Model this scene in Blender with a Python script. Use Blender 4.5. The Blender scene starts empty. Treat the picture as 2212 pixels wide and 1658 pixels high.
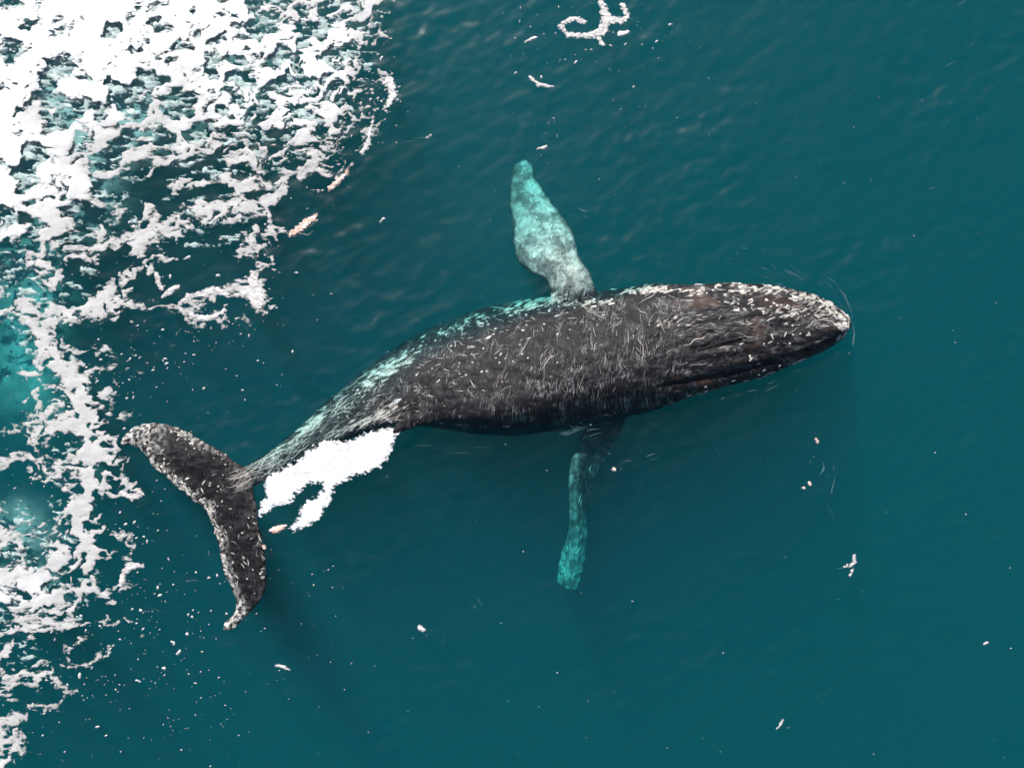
import bpy, bmesh, math, random
import numpy as np
from mathutils import Vector
from mathutils.bvhtree import BVHTree

# ------------------------------------------------------------------ set-up
scene = bpy.context.scene
col = scene.collection
random.seed(7)
RNG = np.random.default_rng(11)

CAM_H = 20.0
PPM = 133.0                      # photo pixels (2212 wide copy) per metre at the sea surface
CX, CY = 1106.0, 829.0

cam_data = bpy.data.cameras.new('camera')
cam = bpy.data.objects.new('camera', cam_data)
col.objects.link(cam)
cam.location = (0, 0, CAM_H)
cam.rotation_euler = (0, 0, 0)
cam_data.sensor_width = 36.0
cam_data.lens = 36.0 * CAM_H / (2212.0 / PPM)
cam_data.clip_end = 2000.0
scene.camera = cam

SUN_EL, SUN_AZ = math.radians(43), math.radians(-20)     # azimuth from +Y, clockwise
world = bpy.data.worlds.new('World')
scene.world = world
world.use_nodes = True
wn = world.node_tree
wn.nodes.clear()
wo = wn.nodes.new('ShaderNodeOutputWorld')
wb = wn.nodes.new('ShaderNodeBackground')
ws = wn.nodes.new('ShaderNodeTexSky')
ws.sky_type = 'NISHITA'
ws.sun_disc = False
ws.sun_elevation = SUN_EL
ws.sun_rotation = SUN_AZ
wb.inputs['Strength'].default_value = 0.075
wn.links.new(ws.outputs[0], wb.inputs[0])
wn.links.new(wb.outputs[0], wo.inputs[0])

sun_data = bpy.data.lights.new('sun', 'SUN')
sun_data.energy = 5.0
sun_data.angle = math.radians(0.5)
sun_data.color = (1.0, 0.97, 0.93)
sun = bpy.data.objects.new('sun', sun_data)
col.objects.link(sun)
sdir = Vector((math.cos(SUN_EL) * math.sin(SUN_AZ), math.cos(SUN_EL) * math.cos(SUN_AZ), math.sin(SUN_EL)))
sun.location = sdir * 40
sun.rotation_euler = (-sdir).to_track_quat('-Z', 'Y').to_euler()

scene.view_settings.view_transform = 'Standard'
scene.view_settings.look = 'None'
scene.view_settings.exposure = 0.33
scene.view_settings.gamma = 1.0
scene.render.engine = 'CYCLES'
scene.cycles.use_denoising = True
scene.cycles.use_adaptive_sampling = True
scene.cycles.adaptive_threshold = 0.04
scene.cycles.max_bounces = 4
scene.cycles.diffuse_bounces = 1
scene.cycles.glossy_bounces = 1
scene.cycles.transmission_bounces = 2
scene.cycles.volume_bounces = 1
scene.cycles.transparent_max_bounces = 12
scene.cycles.caustics_reflective = False
scene.cycles.caustics_refractive = False

# ------------------------------------------------------------------ helpers
def wx(px, z=0.0):
    return (np.asarray(px, float) - CX) / PPM * (CAM_H - z) / CAM_H
def wy(py, z=0.0):
    return (CY - np.asarray(py, float)) / PPM * (CAM_H - z) / CAM_H

_GR = {}
def _grad(s):
    if s not in _GR:
        r = np.random.default_rng(1000 + s)
        a = r.random((128, 128)) * 2 * np.pi
        _GR[s] = (np.cos(a).astype(np.float32).ravel(), np.sin(a).astype(np.float32).ravel())
    return _GR[s]
def _h(ix, iy, s):
    k = -s - 1
    if k not in _GR: _GR[k] = np.random.default_rng(5000 + s).random((128, 128)).astype(np.float32).ravel()
    return _GR[k][((iy & 127) << 7) | (ix & 127)]

def perlin(x, y, s=0):
    x = np.asarray(x, np.float32); y = np.asarray(y, np.float32)
    fx = np.floor(x); fy = np.floor(y)
    ix = fx.astype(np.int32); iy = fy.astype(np.int32)
    fx = x - fx; fy = y - fy
    u = fx * fx * fx * (fx * (fx * 6 - 15) + 10)
    v = fy * fy * fy * (fy * (fy * 6 - 15) + 10)
    gx, gy = _grad(s)
    x0 = ix & 127; x1 = (ix + 1) & 127; y0 = (iy & 127) << 7; y1 = ((iy + 1) & 127) << 7
    i = y0 | x0; a = gx[i] * fx + gy[i] * fy
    i = y0 | x1; b = gx[i] * (fx - 1) + gy[i] * fy
    a += (b - a) * u
    i = y1 | x0; c = gx[i] * fx + gy[i] * (fy - 1)
    i = y1 | x1; b = gx[i] * (fx - 1) + gy[i] * (fy - 1)
    c += (b - c) * u
    return (a + (c - a) * v) * 1.4

def fbm(x, y, s=0, octs=4, gain=0.5):
    t = 0; a = 1.0; f = 1.0; n = 0
    for k in range(octs):
        t = t + a * perlin(x * f + 17.3 * k, y * f - 9.1 * k, s + k * 13)
        n += a; a *= gain; f *= 2.03
    return t / n

def worley(x, y, s=0):
    x = np.asarray(x, np.float32); y = np.asarray(y, np.float32)
    ix = np.floor(x).astype(np.int32); iy = np.floor(y).astype(np.int32)
    f1 = np.full(x.shape, 9.0, np.float32); f2 = f1.copy()
    for dx in (-1, 0, 1):
        for dy in (-1, 0, 1):
            cx = ix + dx; cy = iy + dy
            d = np.hypot(cx + _h(cx, cy, s) - x, cy + _h(cx, cy, s + 71) - y)
            f2 = np.minimum(np.maximum(f1, d), f2)
            f1 = np.minimum(f1, d)
    return f1, f2

def sstep(a, b, x):
    t = np.clip((np.asarray(x, float) - a) / (b - a), 0, 1)
    return t * t * (3 - 2 * t)

def wave(x, y):
    """height of the sea surface, metres"""
    x = np.asarray(x, float); y = np.asarray(y, float)
    c, s = math.cos(0.5), math.sin(0.5)
    u = x * c + y * s; v = -x * s + y * c
    rip = sstep(-0.15, 0.45, fbm(u * 0.35 + 5, v * 0.5, 15, 2))
    return (0.045 * fbm(u * 0.34, v * 0.22, 3, 2) + 0.016 * fbm(u * 0.7, v * 1.2, 5, 2)
            + (0.011 + 0.014 * rip) * fbm(u * 2.9 + 0.4 * v, v * 4.1, 9, 2) + 0.006 * rip * fbm(u * 1.4, v * 2.4, 19, 2))

def rank01(a):
    o = np.argsort(a, axis=None)
    r = np.empty(a.size)
    r[o] = np.linspace(0, 1, a.size)
    return r.reshape(a.shape)

def seg_dist(px, py, pts):
    """distance to a polyline and the interpolated third value along it"""
    best = np.full(px.shape, 1e9); val = np.zeros(px.shape)
    for a, b in zip(pts[:-1], pts[1:]):
        ax, ay, bx, by = a[0], a[1], b[0], b[1]
        dx, dy = bx - ax, by - ay
        t = np.clip(((px - ax) * dx + (py - ay) * dy) / (dx * dx + dy * dy + 1e-9), 0, 1)
        d = np.hypot(px - ax - t * dx, py - ay - t * dy)
        m = d < best
        best = np.where(m, d, best)
        if len(a) > 2:
            val = np.where(m, a[2] + t * (b[2] - a[2]), val)
    return best, val

def inside(px, py, poly):
    r = np.zeros(px.shape, bool)
    n = len(poly)
    for i in range(n):
        x1, y1 = poly[i][:2]; x2, y2 = poly[(i + 1) % n][:2]
        c = ((y1 > py) != (y2 > py))
        xi = (x2 - x1) * (py - y1) / ((y2 - y1) if y2 != y1 else 1e-9) + x1
        r ^= c & (px < xi)
    return r

def poly_sdf(px, py, poly, margin=16.0):
    """signed distance to an outline, positive inside, clipped at -margin"""
    P = np.array([p[:2] for p in poly])
    (x0, y0), (x1, y1) = P.min(0) - margin, P.max(0) + margin
    out = np.full(px.shape, -margin)
    m = (px > x0) & (px < x1) & (py > y0) & (py < y1)
    if m.any():
        qx, qy = px[m], py[m]
        d, _ = seg_dist(qx, qy, [p[:2] for p in poly] + [poly[0][:2]])
        out[m] = np.where(inside(qx, qy, poly), d, -np.minimum(d, margin))
    return out

class Lookup:
    """a field sampled once on a raster, then read point by point"""
    def __init__(self, fn, x0, x1, y0, y1, step=2.0):
        self.x0, self.y0, self.s = x0, y0, step
        X, Y = np.meshgrid(np.arange(x0, x1 + step, step), np.arange(y0, y1 + step, step))
        self.a = fn(X, Y)
    def __call__(self, x, y):
        h, w = self.a.shape
        i = min(max(int((x - self.x0) / self.s + 0.5), 0), w - 1); j = min(max(int((y - self.y0) / self.s + 0.5), 0), h - 1)
        return float(self.a[j, i])

def smooth_poly(pts, n=6):
    out = []
    m = len(pts)
    for i in range(m):
        p0, p1, p2, p3 = [np.array(pts[(i + k) % m], float) for k in (-1, 0, 1, 2)]
        for k in range(n):
            t = k / n
            out.append(tuple(0.5 * ((2 * p1) + (-p0 + p2) * t + (2 * p0 - 5 * p1 + 4 * p2 - p3) * t * t
                                    + (-p0 + 3 * p1 - 3 * p2 + p3) * t ** 3)))
    return out

def new_mesh(name, verts, faces, smooth=True):
    me = bpy.data.meshes.new(name)
    v = np.asarray(verts, np.float32)
    me.vertices.add(len(v))
    me.vertices.foreach_set('co', v.ravel())
    f = np.asarray(faces, np.int32)
    k = f.shape[1]
    me.loops.add(f.size)
    me.loops.foreach_set('vertex_index', f.ravel())
    me.polygons.add(len(f))
    me.polygons.foreach_set('loop_start', np.arange(0, f.size, k, dtype=np.int32))
    me.polygons.foreach_set('loop_total', np.full(len(f), k, np.int32))
    me.polygons.foreach_set('use_smooth', np.full(len(f), smooth))
    me.update(calc_edges=True)
    me.validate()
    return me

def add(name, me, mat, parent=None, label=None, cat=None, kind=None, group=None):
    o = bpy.data.objects.new(name, me)
    col.objects.link(o)
    if mat is not None and me is not None and not me.materials:
        me.materials.append(mat)
    if parent: o.parent = parent
    if label: o['label'] = label
    if cat: o['category'] = cat
    if kind: o['kind'] = kind
    if group: o['group'] = group
    return o

def contour_mesh(X, Y, F):
    """triangles covering F>0 on a grid; returns px, py, f of the vertices and faces (boundary vertices have f=0)"""
    ny, nx = F.shape
    idx = np.arange(ny * nx).reshape(ny, nx)
    a, b, c, d = idx[:-1, :-1].ravel(), idx[:-1, 1:].ravel(), idx[1:, 1:].ravel(), idx[1:, :-1].ravel()
    tri = np.concatenate([np.stack([a, b, c], 1), np.stack([a, c, d], 1)])
    f = F.ravel()
    ins = f[tri] > 0
    k = ins.sum(1)
    faces = [tri[k == 3]]
    N = ny * nx
    edges = []
    t1 = tri[k == 1]; i1 = ins[k == 1].argmax(1)
    t2 = tri[k == 2]; i2 = (~ins[k == 2]).argmax(1)
    def roll(t, i):
        r = np.arange(len(t))
        return t[r, i], t[r, (i + 1) % 3], t[r, (i + 2) % 3]
    p, q, r = roll(t1, i1)
    e1 = np.stack([p, q], 1); e2 = np.stack([p, r], 1)
    o, s, t = roll(t2, i2)
    e3 = np.stack([o, s], 1); e4 = np.stack([o, t], 1)
    E = np.concatenate([e1, e2, e3, e4])
    lo, hi = E.min(1), E.max(1)
    key = lo.astype(np.int64) * N + hi
    uk, inv = np.unique(key, return_inverse=True)
    lo, hi = uk // N, uk % N
    w = f[lo] / (f[lo] - f[hi] + 1e-12)
    ex = X.ravel()[lo] * (1 - w) + X.ravel()[hi] * w
    ey = Y.ravel()[lo] * (1 - w) + Y.ravel()[hi] * w
    n1, n2 = len(t1), len(t2)
    v1, v2, v3, v4 = inv[:n1] + N, inv[n1:2 * n1] + N, inv[2 * n1:2 * n1 + n2] + N, inv[2 * n1 + n2:] + N
    faces.append(np.stack([p, v1, v2], 1))
    faces.append(np.stack([v3, s, t], 1))
    faces.append(np.stack([v3, t, v4], 1))
    faces = np.concatenate(faces)
    VX = np.concatenate([X.ravel(), ex]); VY = np.concatenate([Y.ravel(), ey]); VF = np.concatenate([f, np.zeros(len(ex))])
    used, inv = np.unique(faces, return_inverse=True)
    return VX[used], VY[used], VF[used], inv.reshape(faces.shape)

# ------------------------------------------------------------------ materials
def mat_new(name):
    m = bpy.data.materials.new(name)
    m.use_nodes = True
    nt = m.node_tree
    nt.nodes.clear()
    out = nt.nodes.new('ShaderNodeOutputMaterial')
    return m, nt, out

def N(nt, t, **kw):
    n = nt.nodes.new(t)
    for k, v in kw.items():
        if k in n.inputs: n.inputs[k].default_value = v
        else: setattr(n, k, v)
    return n

def noise(nt, vec, scale, detail=4, rough=0.55, dist=0.0):
    n = N(nt, 'ShaderNodeTexNoise')
    n.inputs['Scale'].default_value = scale
    n.inputs['Detail'].default_value = detail
    n.inputs['Roughness'].default_value = rough
    n.inputs['Distortion'].default_value = dist
    if vec is not None: nt.links.new(vec, n.inputs['Vector'])
    return n

def ramp(nt, fac, stops):
    r = N(nt, 'ShaderNodeValToRGB')
    el = r.color_ramp.elements
    while len(el) < len(stops): el.new(0.5)
    for e, (p, c) in zip(el, stops):
        e.position = p
        e.color = (c, c, c, 1) if not hasattr(c, '__len__') else (*c, 1)
    nt.links.new(fac, r.inputs['Fac'])
    return r

def make_water():
    m, nt, out = mat_new('sea_water')
    L = nt.links.new
    gl = N(nt, 'ShaderNodeBsdfGlossy')
    gl.inputs['Roughness'].default_value = 0.30
    gl.inputs['Color'].default_value = (1, 1, 1, 1)
    tr = N(nt, 'ShaderNodeBsdfTransparent')
    fr = N(nt, 'ShaderNodeFresnel')
    gb = N(nt, 'ShaderNodeNewGeometry')
    io = N(nt, 'ShaderNodeMath', operation='MULTIPLY_ADD')      # light passes straight, so both sides use the air-side angle
    io.inputs[1].default_value = 1 / 1.333 - 1.333
    io.inputs[2].default_value = 1.333
    L(gb.outputs['Backfacing'], io.inputs[0]); L(io.outputs[0], fr.inputs['IOR'])
    mix = N(nt, 'ShaderNodeMixShader')
    L(fr.outputs[0], mix.inputs[0]); L(tr.outputs[0], mix.inputs[1]); L(gl.outputs[0], mix.inputs[2])
    L(mix.outputs[0], out.inputs['Surface'])
    sc = N(nt, 'ShaderNodeVolumeScatter')
    sc.inputs['Color'].default_value = (0.03, 0.202, 0.282, 1)
    sc.inputs['Density'].default_value = 0.30
    ab = N(nt, 'ShaderNodeVolumeAbsorption')
    ab.inputs['Color'].default_value = (0.0, 0.893, 0.883, 1)
    ab.inputs['Density'].default_value = 1.25
    ad = N(nt, 'ShaderNodeAddShader')
    L(sc.outputs[0], ad.inputs[0]); L(ab.outputs[0], ad.inputs[1])
    L(ad.outputs[0], out.inputs['Volume'])
    return m

def make_volume(name, color, density):
    m, nt, out = mat_new(name)
    sc = N(nt, 'ShaderNodeVolumeScatter')
    sc.inputs['Color'].default_value = (*color, 1)
    sc.inputs['Density'].default_value = density
    nt.links.new(sc.outputs[0], out.inputs['Volume'])
    return m

def make_foam(name, c0, c1, c2, bumpd=0.02, scale=9.0, attr=False, film=False):
    m, nt, out = mat_new(name)
    L = nt.links.new
    geo = N(nt, 'ShaderNodeNewGeometry')
    mp = N(nt, 'ShaderNodeMapping')
    mp.inputs['Rotation'].default_value = (0, 0, -0.35)
    mp.inputs['Scale'].default_value = (0.7, 1.5, 1.0)
    L(geo.outputs['Position'], mp.inputs['Vector'])
    a = noise(nt, mp.outputs[0], scale, 4, 0.65, 1.2)
    b = noise(nt, mp.outputs[0], 0.9, 3, 0.5)
    r = ramp(nt, a.outputs[0], [(0.28, c0), (0.5, c1), (0.66, c2)])
    r2 = ramp(nt, b.outputs[0], [(0.3, (0.84, 0.84, 0.85)), (0.7, (1, 1, 1))])
    mx = N(nt, 'ShaderNodeMixRGB', blend_type='MULTIPLY')
    mx.inputs[0].default_value = 1.0
    L(r.outputs[0], mx.inputs[1])
    if attr:
        at = N(nt, 'ShaderNodeAttribute', attribute_name='foam')
        L(at.outputs['Color'], mx.inputs[2])
    else:
        L(r2.outputs[0], mx.inputs[2])
    d = N(nt, 'ShaderNodeBsdfPrincipled')
    d.inputs['Roughness'].default_value = 0.7
    d.inputs['Specular IOR Level'].default_value = 0.25
    L(mx.outputs[0], d.inputs['Base Color'])
    bp = N(nt, 'ShaderNodeBump')
    bp.inputs['Strength'].default_value = 0.9
    bp.inputs['Distance'].default_value = bumpd
    c = noise(nt, mp.outputs[0], scale * 1.7, 4, 0.7, 1.5)
    L(c.outputs[0], bp.inputs['Height'])
    L(bp.outputs[0], d.inputs['Normal'])
    if not film:
        L(d.outputs[0], out.inputs['Surface'])
        return m
    # thin foam is an open lace of bubbles: coverage grows with thickness
    th = N(nt, 'ShaderNodeAttribute', attribute_name='cover')
    ln = noise(nt, mp.outputs[0], 9, 3, 0.68, 1.2)
    sm = N(nt, 'ShaderNodeMath', operation='MULTIPLY_ADD')
    sm.inputs[1].default_value = 1.25
    L(th.outputs['Fac'], sm.inputs[0]); L(ln.outputs[0], sm.inputs[2])
    mr0 = N(nt, 'ShaderNodeMapRange')
    mr0.inputs['From Min'].default_value = 0.86; mr0.inputs['From Max'].default_value = 1.12
    L(sm.outputs[0], mr0.inputs['Value'])
    wp = N(nt, 'ShaderNodeMixRGB'); wp.inputs[0].default_value = 0.12
    L(mp.outputs[0], wp.inputs[1]); L(ln.outputs['Color'], wp.inputs[2])
    vo = N(nt, 'ShaderNodeTexVoronoi', feature='DISTANCE_TO_EDGE')
    vo.inputs['Scale'].default_value = 8.5
    L(wp.outputs[0], vo.inputs['Vector'])
    mr1 = N(nt, 'ShaderNodeMapRange')
    mr1.inputs['From Min'].default_value = 0.24; mr1.inputs['From Max'].default_value = 0.08
    L(vo.outputs['Distance'], mr1.inputs['Value'])
    mr2 = N(nt, 'ShaderNodeMapRange')
    mr2.inputs['From Min'].default_value = 0.56; mr2.inputs['From Max'].default_value = 0.80
    L(sm.outputs[0], mr2.inputs['Value'])
    la = N(nt, 'ShaderNodeMath', operation='MULTIPLY')
    L(mr1.outputs[0], la.inputs[0]); L(mr2.outputs[0], la.inputs[1])
    mr = N(nt, 'ShaderNodeMath', operation='MAXIMUM')
    L(mr0.outputs[0], mr.inputs[0]); L(la.outputs[0], mr.inputs[1])
    tp = N(nt, 'ShaderNodeBsdfTransparent')
    ms = N(nt, 'ShaderNodeMixShader')
    L(mr.outputs[0], ms.inputs[0]); L(tp.outputs[0], ms.inputs[1]); L(d.outputs[0], ms.inputs[2])
    L(ms.outputs[0], out.inputs['Surface'])
    return m

def make_skin():
    m, nt, out = mat_new('whale_skin')
    L = nt.links.new
    at = N(nt, 'ShaderNodeAttribute', attribute_name='skin')
    geo = N(nt, 'ShaderNodeNewGeometry')
    a = noise(nt, geo.outputs['Position'], 14, 8, 0.7, 0.8)
    r = ramp(nt, a.outputs[0], [(0.3, 0.55), (0.52, 1.0), (0.7, 1.7)])
    mx = N(nt, 'ShaderNodeMixRGB', blend_type='MULTIPLY')
    mx.inputs[0].default_value = 1.0
    L(at.outputs['Color'], mx.inputs[1]); L(r.outputs[0], mx.inputs[2])
    gr = N(nt, 'ShaderNodeAttribute', attribute_name='grain')
    sp = N(nt, 'ShaderNodeSeparateXYZ'); L(gr.outputs['Vector'], sp.inputs[0])
    def strands(su, sv, shear, dist):
        a1 = N(nt, 'ShaderNodeMath', operation='MULTIPLY_ADD'); a1.inputs[1].default_value = shear
        L(sp.outputs[1], a1.inputs[0]); L(sp.outputs[0], a1.inputs[2])
        m1 = N(nt, 'ShaderNodeMath', operation='MULTIPLY'); m1.inputs[1].default_value = su; L(a1.outputs[0], m1.inputs[0])
        m2 = N(nt, 'ShaderNodeMath', operation='MULTIPLY'); m2.inputs[1].default_value = sv; L(sp.outputs[1], m2.inputs[0])
        cb = N(nt, 'ShaderNodeCombineXYZ'); L(m1.outputs[0], cb.inputs[0]); L(m2.outputs[0], cb.inputs[1])
        return noise(nt, cb.outputs[0], 1.0, 3, 0.66, dist)
    na_ = strands(12.0, 2.4, 0.35, 1.3); nb_ = strands(2.4, 12.0, 0.0, 1.0)
    mxn = N(nt, 'ShaderNodeMixRGB'); L(sp.outputs[2], mxn.inputs[0]); L(na_.outputs[0], mxn.inputs[1]); L(nb_.outputs[0], mxn.inputs[2])
    fr_ = ramp(nt, mxn.outputs[0], [(0.464, 0.0), (0.488, 0.27), (0.512, 0.0), (0.64, 0.0), (0.70, 0.12)])  # thin pale bands paint highlights of wet wrinkled skin into the colour
    ad_ = N(nt, 'ShaderNodeMixRGB', blend_type='ADD')
    L(at.outputs['Alpha'], ad_.inputs[0])
    L(mx.outputs[0], ad_.inputs[1]); L(fr_.outputs[0], ad_.inputs[2])
    mx = ad_
    d = N(nt, 'ShaderNodeBsdfPrincipled')
    d.inputs['Roughness'].default_value = 0.30
    d.inputs['Specular IOR Level'].default_value = 0.18
    L(mx.outputs[0], d.inputs['Base Color'])
    b = noise(nt, geo.outputs['Position'], 26, 6, 0.75, 0.5)
    b2 = noise(nt, geo.outputs['Position'], 5, 3, 0.5)
    am = N(nt, 'ShaderNodeMath', operation='MULTIPLY_ADD')
    am.inputs[1].default_value = 1.0
    L(b2.outputs[0], am.inputs[0]); L(b.outputs[0], am.inputs[2])
    am2 = N(nt, 'ShaderNodeMath', operation='MULTIPLY_ADD'); am2.inputs[1].default_value = 1.4
    L(mxn.outputs[0], am2.inputs[0]); L(am.outputs[0], am2.inputs[2])
    am = am2
    bp = N(nt, 'ShaderNodeBump')
    bp.inputs['Strength'].default_value = 1.0
    bp.inputs['Distance'].default_value = 0.014
    L(am.outputs[0], bp.inputs['Height'])
    L(bp.outputs[0], d.inputs['Normal'])
    L(d.outputs[0], out.inputs['Surface'])
    return m

def make_attr(name, rough=0.6, scale=40.0, lo=0.7, hi=1.25):
    m, nt, out = mat_new(name)
    L = nt.links.new
    at = N(nt, 'ShaderNodeAttribute', attribute_name='skin')
    geo = N(nt, 'ShaderNodeNewGeometry')
    a = noise(nt, geo.outputs['Position'], scale, 4, 0.6)
    r = ramp(nt, a.outputs[0], [(0.35, lo), (0.65, hi)])
    mx = N(nt, 'ShaderNodeMixRGB', blend_type='MULTIPLY')
    mx.inputs[0].default_value = 1.0
    L(at.outputs['Color'], mx.inputs[1]); L(r.outputs[0], mx.inputs[2])
    d = N(nt, 'ShaderNodeBsdfPrincipled')
    d.inputs['Roughness'].default_value = rough
    L(mx.outputs[0], d.inputs['Base Color'])
    L(d.outputs[0], out.inputs['Surface'])
    return m

def make_plain(name, c0, c1, scale=30.0, rough=0.7, bump=0.0, clear=0.0):
    m, nt, out = mat_new(name)
    L = nt.links.new
    geo = N(nt, 'ShaderNodeNewGeometry')
    a = noise(nt, geo.outputs['Position'], scale, 5, 0.6)
    r = ramp(nt, a.outputs[0], [(0.35, c0), (0.65, c1)])
    d = N(nt, 'ShaderNodeBsdfPrincipled')
    d.inputs['Roughness'].default_value = rough
    L(r.outputs[0], d.inputs['Base Color'])
    if bump:
        bp = N(nt, 'ShaderNodeBump')
        bp.inputs['Distance'].default_value = bump
        L(a.outputs[0], bp.inputs['Height']); L(bp.outputs[0], d.inputs['Normal'])
    if clear:
        tp = N(nt, 'ShaderNodeBsdfTransparent'); ms = N(nt, 'ShaderNodeMixShader')
        ms.inputs[0].default_value = clear
        L(d.outputs[0], ms.inputs[1]); L(tp.outputs[0], ms.inputs[2]); L(ms.outputs[0], out.inputs['Surface'])
    else:
        L(d.outputs[0], out.inputs['Surface'])
    return m

M_WATER = make_water()
M_BED = make_plain('deep_bed', (0.004, 0.02, 0.025), (0.006, 0.03, 0.035), 0.3, 1.0)
M_FOAM = make_foam('sea_foam', (0.42, 0.39, 0.37), (0.62, 0.59, 0.57), (0.80, 0.79, 0.78), 0.006, film=True)  # also used for a few sun glints modelled as foam
M_FIELD = make_foam('foam_field', (0.80, 0.79, 0.78), (0.95, 0.945, 0.94), (1.0, 1.0, 1.0), 0.004, 9.0, True, True)
M_SUBF = make_foam('sunk_foam', (0.25, 0.29, 0.28), (0.48, 0.52, 0.50), (0.75, 0.78, 0.75), 0.01, 7.0, film=True)
M_FOAM_GLARE = make_foam('wash_foam_glare', (0.66, 0.67, 0.68), (0.90, 0.90, 0.90), (0.95, 0.95, 0.95), 0.004, film=True)  # near white colour includes the sun glare on the wash
M_PINK = make_foam('tinged_foam_and_glint', (0.50, 0.16, 0.09), (0.78, 0.58, 0.48), (0.90, 0.86, 0.82), 0.006, 14, film=True)  # also used for sun glints painted as tinged foam
M_FLECK = make_plain('foam_fleck', (0.40, 0.395, 0.39), (0.72, 0.715, 0.71), 12, 0.7)
M_WISP = make_plain('thin_foam', (0.16, 0.30, 0.34), (0.34, 0.50, 0.55), 9, 0.6, 0.0, 0.6)
M_SKIN = make_skin()
M_GLINT = make_attr('skin_glint_mark', 0.5)  # pale colour stands in for sun highlights on wet skin wrinkles
M_BARN = make_plain('barnacle_shell', (0.22, 0.195, 0.175), (0.66, 0.62, 0.57), 22, 0.75, 0.01)
M_DARK = make_plain('wet_nostril', (0.004, 0.004, 0.005), (0.012, 0.011, 0.012), 30, 0.95)
def make_milk():
    m, nt, out = mat_new('milky_bubbles')
    L = nt.links.new
    geo = N(nt, 'ShaderNodeNewGeometry')
    th = N(nt, 'ShaderNodeAttribute', attribute_name='cover')
    ln = noise(nt, geo.outputs['Position'], 4, 4, 0.6, 0.6)
    r = ramp(nt, ln.outputs[0], [(0.3, 0.30), (0.7, 0.62)])
    mu = N(nt, 'ShaderNodeMath', operation='MULTIPLY'); L(th.outputs['Fac'], mu.inputs[0]); L(r.outputs[0], mu.inputs[1])
    d = N(nt, 'ShaderNodeBsdfDiffuse'); d.inputs['Color'].default_value = (0.82, 0.86, 0.85, 1)
    tp = N(nt, 'ShaderNodeBsdfTransparent'); ms = N(nt, 'ShaderNodeMixShader')
    L(mu.outputs[0], ms.inputs[0]); L(tp.outputs[0], ms.inputs[1]); L(d.outputs[0], ms.inputs[2]); L(ms.outputs[0], out.inputs['Surface'])
    return m
M_MILK = make_milk()
M_LINE = make_foam('edge_froth', (0.35, 0.40, 0.42), (0.55, 0.60, 0.62), (0.8, 0.83, 0.84), 0.004, 12.0, film=True)

# ------------------------------------------------------------------ the sea
def axis(lo, hi, step):
    mid = np.arange(lo, hi + step / 2, step)
    g = step * np.cumsum(1.45 ** np.arange(1, 22))
    g = g[g < 420]
    return np.concatenate([(lo - g)[::-1], mid, hi + g])

def build_sea():
    xs = axis(-9, 9, 0.035); ys = axis(-7, 7, 0.035)
    nx, ny = len(xs), len(ys)
    X, Y = np.meshgrid(xs, ys)
    Z = wave(X, Y)
    fade = sstep(60, 20, np.maximum(np.abs(X), np.abs(Y)))
    Z *= 0.0 + fade
    top = np.stack([X.ravel(), Y.ravel(), Z.ravel()], 1)
    idx = np.arange(nx * ny).reshape(ny, nx)
    f = np.stack([idx[:-1, :-1].ravel(), idx[:-1, 1:].ravel(), idx[1:, 1:].ravel(), idx[1:, :-1].ravel()], 1)
    ring = np.concatenate([idx[0, :-1], idx[:-1, -1], idx[-1, :0:-1], idx[:0:-1, 0]])
    n = nx * ny
    bot = top[ring].copy(); bot[:, 2] = -18.0
    k = len(ring); j = np.arange(k); j2 = (j + 1) % k
    sides = np.stack([ring[j2], ring[j], n + j, n + j2], 1)
    c = n + k
    verts = np.concatenate([top, bot, [[0, 0, -18.0]]])
    bf = np.stack([n + j2, n + j, np.full(k, c), np.full(k, c)], 1)
    me = bpy.data.meshes.new('sea')
    faces = [tuple(q) for q in np.concatenate([f, sides]).tolist()] + [tuple(q[:3]) for q in bf.tolist()]
    me.from_pydata(verts.tolist(), [], faces)
    me.polygons.foreach_set('use_smooth', [True] * len(faces))
    add('ocean_water', me, M_WATER, kind='structure', label='deep teal open sea water with faint ripples')
    s = 450.0
    bed = new_mesh('bed', [(-s, -s, -17), (s, -s, -17), (s, s, -17), (-s, s, -17)], [(0, 1, 2, 3)], False)
    add('sea_floor', bed, M_BED, kind='structure', label='dark sea floor far below the whale')
build_sea()

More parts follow.
